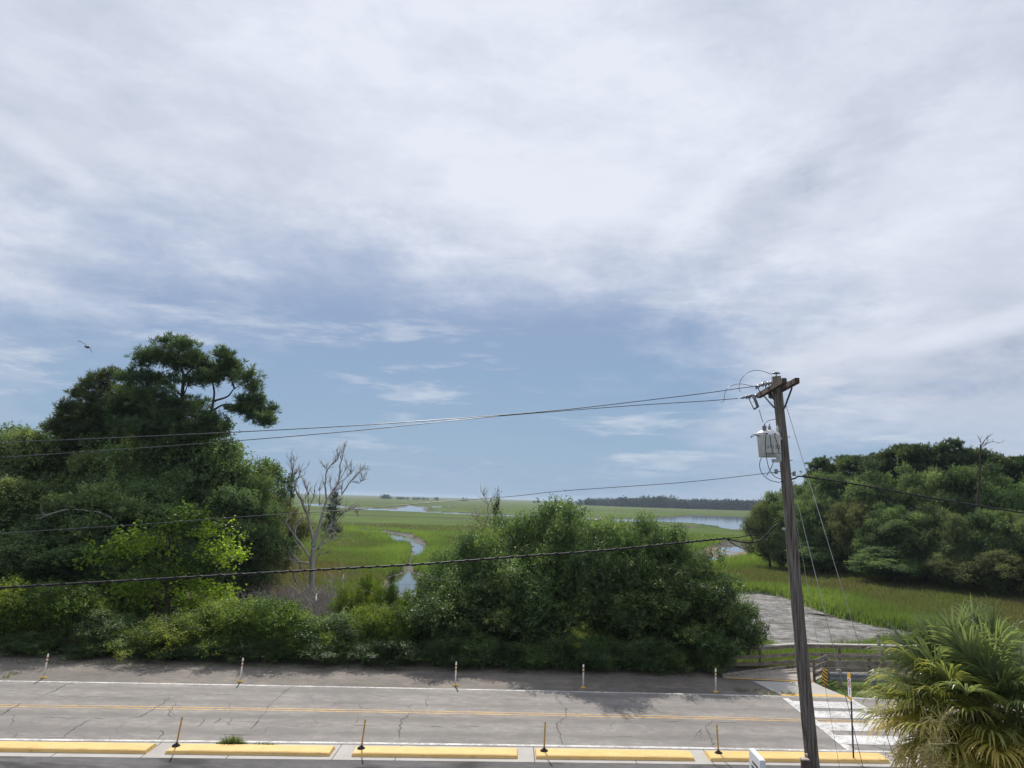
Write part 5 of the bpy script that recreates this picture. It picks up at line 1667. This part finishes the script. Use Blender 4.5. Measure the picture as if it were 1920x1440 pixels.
DL = [([(490, 1200), (488, 1080), (490, 960), (497, 880)], 1.15, 0.85),
      ([(495, 880), (490, 800), (460, 640), (402, 500), (362, 430), (342, 340), (330, 250), (318, 178)], .7, .15), ([(342, 330), (352, 290), (372, 262)], .2, .1), ([(330, 240), (345, 190), (352, 160)], .15, .07), ([(352, 380), (385, 300), (408, 264)], .25, .1),
      ([(470, 690), (462, 560), (455, 460), (450, 385)], .3, .12), ([(452, 450), (430, 370), (395, 295)], .2, .1), ([(455, 590), (500, 470), (512, 415)], .2, .08), ([(440, 560), (432, 450)], .15, .08),
      ([(497, 880), (540, 720), (575, 590), (605, 500), (660, 420), (700, 340), (710, 240), (730, 150), (742, 56)], .8, .12), ([(728, 160), (715, 95)], .1, .06), ([(738, 90), (760, 68)], .08, .05),
      ([(600, 490), (592, 380), (605, 270), (640, 220), (695, 170), (692, 120)], .4, .12), ([(605, 270), (590, 238), (563, 230)], .2, .1), ([(596, 400), (576, 360)], .15, .08), ([(648, 430), (622, 345)], .15, .08), ([(698, 350), (745, 270), (778, 220)], .22, .08),
      ([(690, 370), (745, 330), (785, 300), (800, 270), (790, 225)], .18, .07), ([(725, 450), (760, 400), (800, 345), (845, 300), (895, 240)], .35, .14), ([(885, 262), (915, 255)], .14, .07), ([(810, 350), (855, 362), (908, 328)], .22, .09), ([(870, 335), (888, 305)], .12, .06),
      ([(650, 440), (690, 415), (735, 405)], .2, .08), ([(722, 470), (725, 375)], .15, .07), ([(545, 540), (546, 390)], .2, .1), ([(575, 560), (550, 520)], .2, .1),
      ([(590, 560), (640, 548), (690, 535)], .2, .08),
      ([(470, 960), (400, 850), (340, 770), (285, 690), (210, 640), (160, 560), (128, 480)], .5, .08), ([(350, 770), (362, 710), (392, 680), (402, 630)], .3, .1), ([(285, 690), (290, 620)], .15, .06), ([(215, 645), (230, 570), (262, 520)], .15, .06),
      ([(405, 1050), (390, 1000), (345, 945), (295, 860), (262, 785)], .55, .3), ([(405, 930), (370, 850), (335, 790)], .3, .2), ([(470, 1000), (380, 992), (345, 985), (292, 955)], .4, .15),
      ([(215, 1060), (160, 990), (125, 920), (100, 850), (96, 780)], .4, .15), ([(110, 970), (50, 962), (0, 970)], .25, .1), ([(200, 1030), (195, 960), (170, 900)], .2, .08), ([(200, 1010), (260, 970), (290, 910)], .15, .06), ([(150, 760), (125, 690), (118, 600), (132, 500)], .2, .06),
      ([(515, 900), (560, 850), (620, 820), (700, 800)], .3, .06), ([(520, 980), (550, 930), (620, 920)], .2, .06), ([(535, 890), (590, 780), (640, 700), (700, 635), (760, 585), (820, 568)], .45, .08), ([(600, 740), (650, 730), (720, 800)], .2, .05),
      ([(810, 570), (840, 600), (860, 630)], .08, .04), ([(560, 760), (610, 740), (650, 720)], .2, .06),
      ([(372, 1160), (350, 1120), (338, 1070)], .45, .35), ([(450, 1140), (420, 1080), (405, 1040)], .35, .25)]
dead_tree('dead_tree', 'tall bleached dead tree with bare forked branches right of the left wood', 64, DL, 0.20, 3, 4.237, 470, 820, 7)
# pale dead stems standing behind the hedge
D2 = [([(640, 1330), (640, 1200), (650, 1130), (620, 1075)], .8, .3), ([(765, 1360), (740, 1230), (730, 1130), (740, 1090)], .9, .4), ([(735, 1150), (775, 1110), (835, 1078)], .4, .1), ([(640, 1290), (690, 1370)], .5, .3), ([(520, 1300), (525, 1240)], .8, .4),
      ([(640, 1150), (610, 1140), (560, 1150)], .3, .1), ([(735, 1140), (715, 1120)], .3, .1)]
dead_tree('dead_sapling', 'pale bare dead stems sticking up behind the hedge', 50, D2, 0.075, 4, 4.237, 470, 820, 4)
# leafless pale tree top at the left back of the middle clump
D3 = [([(200, 1150), (205, 700), (215, 560), (222, 480)], 1.0, .6), ([(222, 500), (250, 400), (275, 350), (282, 260)], .5, .12), ([(275, 340), (310, 300), (345, 270)], .25, .06), ([(282, 270), (268, 230), (260, 190)], .15, .05), ([(222, 500), (205, 430), (212, 390)], .4, .1),
      ([(215, 560), (190, 520), (175, 450)], .3, .06), ([(250, 400), (225, 340), (215, 300)], .2, .05), ([(282, 280), (300, 230)], .12, .05), ([(260, 400), (320, 370), (350, 330)], .2, .05), ([(240, 430), (300, 420)], .2, .05)]
dead_tree('dead_tree', 'pale leafless treetop at the left back of the middle clump', 51, [([(x, y) for x, y in l], a, b) for l, a, b in D3], 0.13, 9, 3.0, 820, 860, 9)
# dark snag in the right wood
D4 = [([(1636, 800), (1640, 560), (1650, 420), (1655, 300), (1660, 170)], 1.0, .5), ([(1660, 180), (1690, 140), (1735, 105)], .4, .1), ([(1665, 160), (1640, 118)], .3, .1), ([(1660, 190), (1720, 155), (1775, 165)], .3, .06), ([(1662, 175), (1700, 160)], .25, .08), ([(1645, 400), (1600, 380)], .25, .08)]
dead_tree('dead_tree', 'dark broken snag with a forked top standing in the right wood', 97, D4, 0.20, 14, 3.2, 1320, 780, 3, mat=M['bark'])
D5 = [([(640, 1130), (580, 1088), (470, 1070), (380, 1066), (300, 1085), (235, 1110), (200, 1122)], 1.0, .25), ([(300, 1085), (235, 1095), (195, 1100)], .4, .1), ([(250, 1105), (215, 1135)], .25, .08)]
dead_tree('dead_branch', 'bare pale grey branch arching out of the dark left wood', 49.5, D5, 0.055, 15, 3.0, 0, 600, 3, base=True)

# tangle of fine grey brush round the foot of the dead tree
def brush(label, spots, seed, h):
    rng = random.Random(seed)
    c0 = P(spots[0][0], 1100, spots[0][1])
    o0 = Vector((c0.x, spots[0][1], zg(c0.x, spots[0][1])))
    mb = MB()
    for (px, Y, n, sp) in spots:
        c = P(px, 1100, Y)
        for i in range(n):
            x, y = c.x + rng.gauss(0, sp), Y + rng.gauss(0, sp * 0.6)
            q = Vector((x, y, zg(x, y) - .05))
            d = Vector((rng.gauss(0, .45), rng.gauss(0, .45), 1)).normalized()
            L = h * rng.uniform(0.4, 1.1)
            p1 = q + d * L * 0.5
            p2 = q + d * L + Vector((rng.gauss(0, .3), rng.gauss(0, .3), 0)) * L * 0.5
            mb.tube([q - o0, p1 - o0, p2 - o0], [0.032, 0.024, 0.010], 4, False)
            for k in range(4):
                e = p1 + Vector((rng.gauss(0, .4), rng.gauss(0, .4), rng.uniform(.0, .7))) * L * 0.5
                mb.tube([p1.lerp(p2, k / 4) - o0, e - o0], [0.017, 0.008], 4, False)
    o = mb.build('dry_brush', M['twig'])
    o.location = o0
    return tag(o, label, 'brush')
brush('tangle of grey leafless brush around the foot of the dead tree', [(590, 58, 190, 2.2), (545, 55, 170, 2.0), (630, 56, 110, 1.8), (510, 52, 110, 1.5), (690, 54, 60, 2.0), (570, 49, 60, 1.4)], 3, 3.4)
brush('pale grey leafless twigs at the left back of the middle clump', [(895, 50, 70, 1.3)], 8, 6.0)

# ------------------------------------------------------------------ cabbage palm
def palm(label, cpx, cpy, Y):
    rng = random.Random(6)
    c = P(cpx, cpy, Y)
    root = empty('palm_tree', (c.x, Y, 0.0), label, 'palm')
    SC = 0.86
    mb = MB()
    mb.tube([Vector((0.25 - 0.25 * t, 0, t * c.z)) for t in [i / 12 for i in range(13)]], [0.24 - 0.03 * (i / 12) + 0.012 * (i % 2) for i in range(13)], 16)
    # old leaf bases
    for i in range(60):
        z = rng.uniform(0.3, c.z - 0.1); a = rng.uniform(0, 6.28)
        q = Vector((0.2 * math.cos(a), 0.2 * math.sin(a), z))
        o_ = Vector((math.cos(a), math.sin(a), 1.3)).normalized()
        mb.tube([q, q + o_ * 0.22], [0.035, 0.018], 5)
    mb.build('trunk', M['bark'], root, True)
    cc = Vector((0, 0, c.z))
    V, var = [], []
    st = MB()
    nf = 122
    fronds = []
    for i in range(nf):
        t = i / (nf - 1)                                     # 0 = youngest, upright
        el_ = rad(82 - 125 * t ** 0.85) + rng.gauss(0, 0.10)
        a = i * 2.39996 + rng.gauss(0, 0.15)
        fronds.append((t, el_, a))
    for (t, el_, a) in fronds:
        d = Vector((math.cos(a) * math.cos(el_), math.sin(a) * math.cos(el_), math.sin(el_)))
        pl = SC * rng.uniform(0.55, 1.05) * (0.75 + 0.25 * math.sin(min(1, t * 2) * 1.57))
        side = Vector((-math.sin(a), math.cos(a), 0))
        up = side.cross(d) * -1
        if up.z < 0: up = -up
        e = cc + d * pl + Vector((0, 0, -0.10 * pl * (1 - abs(math.sin(el_)))))
        st.cur = 0
        st.tube([cc, cc + d * pl * 0.5 + Vector((0, 0, 0.03)), e], [0.022, 0.016, 0.011], 5, False)
        yel = max(0.0, min(1.0, 0.20 + 1.0 * max(0, t - 0.36) + rng.gauss(0, 0.09)))
        # side facing the road turns yellow first
        if math.cos(a) < -0.1 and t > 0.25: yel = min(1, yel + 0.18)
        ns = 44
        cost = rng.uniform(0.35, 0.5)                        # recurved midrib of the fan
        cd = (d + Vector((0, 0, -0.55)) * 1.0).normalized()
        for k in range(ns):
            s = (k / (ns - 1)) * 2 - 1
            th = s * rad(118)
            bpt = e + cd * (cost * (1 - abs(s)) ** 1.2)
            dirv = (d * math.cos(th) + side * math.sin(th) + up * (0.25 * (1 - abs(s))) + Vector((rng.gauss(0, .05), rng.gauss(0, .05), rng.gauss(0, .05)))).normalized()
            L = SC * rng.uniform(0.62, 0.80) * (1.0 - 0.25 * abs(s) ** 2)
            w0 = 0.0205
            pts = []
            vdir = dirv.copy()
            q = bpt.copy()
            dr = rng.uniform(0.26, 0.52) * (1 + 0.3 * t)
            nn = 6
            for j in range(nn + 1):
                pts.append(q.copy())
                q = q + vdir * (L / nn)
                vdir = (vdir + Vector((0, 0, -dr * (0.25 + 2.0 * (j / nn) ** 1.6)))).normalized()
            wn = vdir.cross(up)
            vv = yel + rng.gauss(0, 0.05)
            for j in range(nn):
                w1 = w0 * (0.35 + 0.65 * math.sin(min(1, (j / nn) * 1.6 + 0.25) * math.pi * 0.5)) * (1 - (j / nn) ** 2.5)
                w2 = w0 * (0.35 + 0.65 * math.sin(min(1, ((j + 1) / nn) * 1.6 + 0.25) * math.pi * 0.5)) * (1 - ((j + 1) / nn) ** 2.5)
                tdir = (pts[j + 1] - pts[j]).normalized()
                sd_ = tdir.cross(up + side * 0.4 * s).normalized()
                V += [pts[j] - sd_ * w1, pts[j] + sd_ * w1, pts[j + 1] + sd_ * w2, pts[j + 1] - sd_ * w2]
                var.append(max(0, min(1, vv + (0.22 if j >= nn - 2 and t > 0.2 else 0.0) * rng.random())))
    V = np.array([tuple(v) for v in V])
    obj('fronds', quad_mesh('fronds', V, var, M['palm']), root)
    st.build('leaf_stalks', M['stalk'], root, True)
    # branching flower stalks hanging low on the road side
    fl = MB()
    for (tx, tz, ty, n) in ((-1.05, -0.20, -0.75, 150), (-0.80, -0.75, -0.95, 170), (-1.25, -0.55, -0.35, 110)):
        tip = cc + Vector((tx, ty, tz))
        mid = cc.lerp(tip, 0.55) + Vector((0, 0, 0.30))
        axis = smooth_path([cc, mid, tip, tip + Vector((-0.12, -0.08, -0.45))], 8)
        fl.tube(axis, [0.016 * (1 - 0.7 * i / (len(axis) - 1)) for i in range(len(axis))], 5, False)
        for i in range(n):
            q = axis[rng.randint(len(axis) // 2, len(axis) - 1)]
            e = Vector((rng.gauss(0, 1), rng.gauss(0, 1), rng.gauss(-0.2, 1))).normalized()
            L = rng.uniform(0.12, 0.36)
            p2 = q + e * L
            fl.tube([q, q + e * L * 0.5, p2 + Vector((0, 0, -.03))], [0.0045, 0.004, 0.003], 3, False)
            for k in range(5):
                u = q.lerp(p2, rng.uniform(0.3, 1))
                fl.tube([u, u + Vector((rng.gauss(0, .05), rng.gauss(0, .05), rng.gauss(0, .05)))], [0.0035, 0.003], 3, False)
    fl.build('flower_stalks', M['flower'], root, False)
    return root
M['stalk'] = simple('palm_stalk', (0.16, 0.17, 0.05), (0.30, 0.26, 0.09), 4, 0.5, 0.4)
M['flower'] = simple('palm_flower', (0.42, 0.37, 0.16), (0.62, 0.55, 0.27), 8, 0.8, 0.2)
palm('bushy cabbage palm with green top and yellowing lower fronds in the lower right corner', 1830, 1328, 11.5)

# ------------------------------------------------------------------ marsh grass (countless blades)
def grass_field(name, n, seed, d0, d1, a0, a1, hmin, hmax, accept, blades=2, wbase=0.02, wk=0.00075, varf=None):
    rng = np.random.default_rng(seed)
    u = rng.random(n); az_ = np.radians(rng.uniform(a0, a1, n))
    d = 1 / (1 / d0 + (1 / d1 - 1 / d0) * u)
    x, y = d * np.sin(az_), d * np.cos(az_)
    z, mud, s, upl = terrain(x, y)
    ok = accept(x, y, z, mud, s, upl, rng)
    x, y, z, s, d = x[ok], y[ok], z[ok], s[ok], d[ok]
    k = len(x)
    edge = sstep(s, -9, -0.5)
    big = vnoise(x, y, 22, 3); mid_ = vnoise(x + 50, y, 5, 3)
    v0 = varf(x, y, s, edge, big, mid_) if varf else np.clip(0.30 + 1.0 * (big - 0.35) + 0.34 * edge + 0.3 * (mid_ - 0.5) - 0.22 * sstep(-(x + 0.12 * y + 2), -4, 6) * (y < 105) - 0.24 * (x > 20) * (y < 100) * (1 - edge), 0, 1)
    hh = (hmin + (hmax - hmin) * mid_) * (0.60 + 0.55 * edge) * (0.55 + 0.9 * vnoise(x + 7, y + 3, 9, 2))
    Vs, var = [], []
    for b in range(blades):
        a = rng.uniform(0, 6.283, k)
        w = (wbase + wk * d) * rng.uniform(0.7, 1.3, k)
        lx, ly = rng.normal(0, 0.22, k), rng.normal(0, 0.22, k)
        h = hh * rng.uniform(0.6, 1.15, k)
        ox, oy = rng.normal(0, 0.18, k), rng.normal(0, 0.18, k)
        p0 = np.stack([x + ox - np.cos(a) * w, y + oy - np.sin(a) * w, z - 0.03], -1)
        p1 = np.stack([x + ox + np.cos(a) * w, y + oy + np.sin(a) * w, z - 0.03], -1)
        p2 = np.stack([x + ox + lx * h, y + oy + ly * h, z + h], -1)
        Vs.append(np.stack([p0, p1, p2], 1).reshape(-1, 3))
        var.append(np.clip(v0 + rng.normal(0, 0.10, k), 0, 1))
    me = quad_mesh(name, np.concatenate(Vs), np.concatenate(var), M['grass'], tri=True)
    return tag(obj(name, me), kind='stuff')

def acc_marsh(x, y, z, mud, s, upl, rng):
    t = y - road_edge(x)
    return (s < 0.5) & (upl < 0.7) & (t > 5.0) & (z < -0.35) & (rng.random(len(x)) < np.where(s > -6, 1.0, 0.8))
grass_field('marsh_grass', 420000, 3, 48, 260, -22, 41, 0.55, 0.95, acc_marsh, 2, 0.020, 0.00032)
def acc_bank(x, y, z, mud, s, upl, rng):
    t = y - road_edge(x)
    return (t > 1.0) & (t < 7) & (s < 0) & (x > 12) & ((x < 15.2) | (x > 21.5) | (rng.random(len(x)) < 0.15))
grass_field('bank_grass', 22000, 5, 36, 50, 16, 41, 0.35, 0.8, acc_bank, 2, 0.012, 0.0004)
def acc_verge(x, y, z, mud, s, upl, rng):
    t = y - road_edge(x)
    lim = 15.8 - 0.42 * (y - 33)
    return (y > 33.4 + 0.0 * x) & (y < 36.0) & (x > 14.2 + (33.2 - y) * 0.9) & (x < 26) & (vnoise(x, y, 1.3) > 0.38)
def grass_flat(name, n, seed, boxes, h, zb, w):
    rng = np.random.default_rng(seed)
    Vs, var = [], []
    for (x0, x1, f0, f1, dens) in boxes:
        k = int(n * dens)
        x = rng.uniform(x0, x1, k)
        y = f0(x) + (f1(x) - f0(x)) * rng.random(k)
        keep = vnoise(x, y * 2, 0.8) > 0.46
        x, y = x[keep], y[keep]; k = len(x)
        a = rng.uniform(0, 6.283, k); hh = h * rng.uniform(0.4, 1.2, k)
        lx, ly = rng.normal(0, .35, k), rng.normal(0, .35, k)
        p0 = np.stack([x - np.cos(a) * w, y - np.sin(a) * w, np.full(k, zb)], -1); p1 = np.stack([x + np.cos(a) * w, y + np.sin(a) * w, np.full(k, zb)], -1)
        p2 = np.stack([x + lx * hh, y + ly * hh, zb + hh], -1)
        Vs.append(np.stack([p0, p1, p2], 1).reshape(-1, 3)); var.append(np.clip(0.35 + rng.normal(0, .15, k), 0, 1))
    return tag(obj(name, quad_mesh(name, np.concatenate(Vs), np.concatenate(var), M['grass'], tri=True)), kind='stuff')
grass_flat('verge_grass', 9000, 8, [(15.2, 26, lambda x: 33.9 + 0 * x, lambda x: 35.9 + 0 * x, 1.0), (-23.5, -21.2, lambda x: c_far(x) + 0.5, lambda x: c_far(x) + 1.5, .05),
                                    (-26, 13, lambda x: c_hedge(x) - 0.10 + 0.0 * x, lambda x: c_hedge(x) + 0.5, 0.25), (10.3, 13.1, lambda x: c_far(x) + .2, lambda x: c_far(x) + 1.0, .05)], 0.16, 0.0, 0.012)

# weeds at the kerb
def weed(label, px0, px1, seed, n, h):
    rng = random.Random(seed)
    a = G((px0 + px1) / 2, 1397); 
    x0, x1 = G(px0, 1396).x, G(px1, 1397).x
    V, var = [], []
    for i in range(n):
        x = rng.uniform(x0, x1) - a.x
        k = math.exp(-((x / (x1 - x0)) * 2.6) ** 2)
        y = float(c_k0(x + a.x)) + rng.uniform(-0.02, 0.10) - a.y
        hh = h * (0.15 + 0.9 * k) * rng.uniform(0.5, 1.1)
        an = rng.uniform(0, 6.28)
        w = 0.011
        q = Vector((x, y, 0.0)); d = Vector((math.cos(an) * w, math.sin(an) * w, 0))
        V += [q - d, q + d, q + Vector((rng.gauss(0, .45), rng.gauss(0, .35), 1)) * hh]
        var.append(min(1, max(0, rng.gauss(0.46, 0.18))))
    o = obj('weed_tuft', quad_mesh('weed_tuft', np.array([tuple(v) for v in V]), var, M['grass'], tri=True))
    o.location = (a.x, a.y, 0.0)
    return tag(o, label, 'weeds')
weed('tuft of yellow-green weeds growing between kerb block and white line', 408, 466, 2, 900, 0.36)
weed('low straggly weeds just right of the taller tuft at the kerb', 462, 530, 3, 420, 0.16)

# ------------------------------------------------------------------ far shore
def far_wood(name, segs, seed, kind_tag, mat, leaf):
    rng = np.random.default_rng(seed)
    pf = []
    for (pa, pb, ta, tb, Ya, Yb, n, dep) in segs:
        for i in range(n):
            t = rng.random()
            Y = Ya + (Yb - Ya) * t + rng.random() * dep
            tp_ = P(pa + (pb - pa) * t, ta + (tb - ta) * t, Y)
            H = max(2.0, (tp_.z + 1.6)) * rng.uniform(0.80, 1.0)
            r_ = H * rng.uniform(0.36, 0.56)
            for k in range(3):
                zz = -1.6 + H - r_ * 0.8 - k * H * 0.30
                if zz > -1.6:
                    pf.append((np.array([tp_.x + rng.normal() * r_ * 0.3, Y, zz]), np.array([r_ * 1.25, r_, r_ * 0.85]), 0.45 + rng.normal() * 0.14))
    V, var = gen_leaves(seed, pf, 1.15 * 9 / leaf ** 2 * 0.12, 7, leaf, leaf * 0.7, tw_len=leaf * 0.8, spread=leaf * 0.4)
    return obj(name, quad_mesh(name, V, var, mat))
fw = far_wood('far_wood', [(1255, 1520, 936, 940, 1500, 1450, 260, 90), (1100, 1260, 935, 933, 1650, 1520, 120, 80), (1165, 1260, 931, 930, 1560, 1500, 26, 40), (1075, 1130, 938, 937, 1800, 1700, 22, 60), (1000, 1080, 938.5, 939.5, 2000, 1900, 8, 60)], 4, 'stuff', M['far'], 2.6)
tag(fw, kind='stuff')
fi = far_wood('far_thicket', [(742, 803, 931.5, 932.8, 1900, 1900, 26, 30), (815, 822, 932, 932, 1900, 1900, 3, 10), (868, 876, 933, 933.4, 1900, 1900, 3, 10)], 6, 'stuff', M['far'], 1.6)
tag(fi, kind='stuff')
ft = far_wood('island_tree', [(717, 731, 925.5, 927.5, 1900, 1900, 12, 20)], 7, 'thing', M['far'], 2.2)
tag(ft, 'rounded dark tree clump far out on the flat marsh horizon', 'tree')

# ------------------------------------------------------------------ air: thin humid haze between the road and the far shore
m = bpy.data.materials.new('haze_air')
m.use_nodes = True
g = NT(m.node_tree)
pv = g.n('ShaderNodeVolumePrincipled')
g.put(pv.inputs['Color'], (0.50, 0.61, 0.76))
pv.inputs['Density'].default_value = 0.00011
pv.inputs['Anisotropy'].default_value = 0.3
g.link(pv.outputs[0], g.n('ShaderNodeOutputMaterial').inputs['Volume'])
mb = MB(); mb.box((0, 0, 11.0), (20000, 20000, 30.0))
hz = mb.build('haze', m)
tag(hz, kind='stuff')
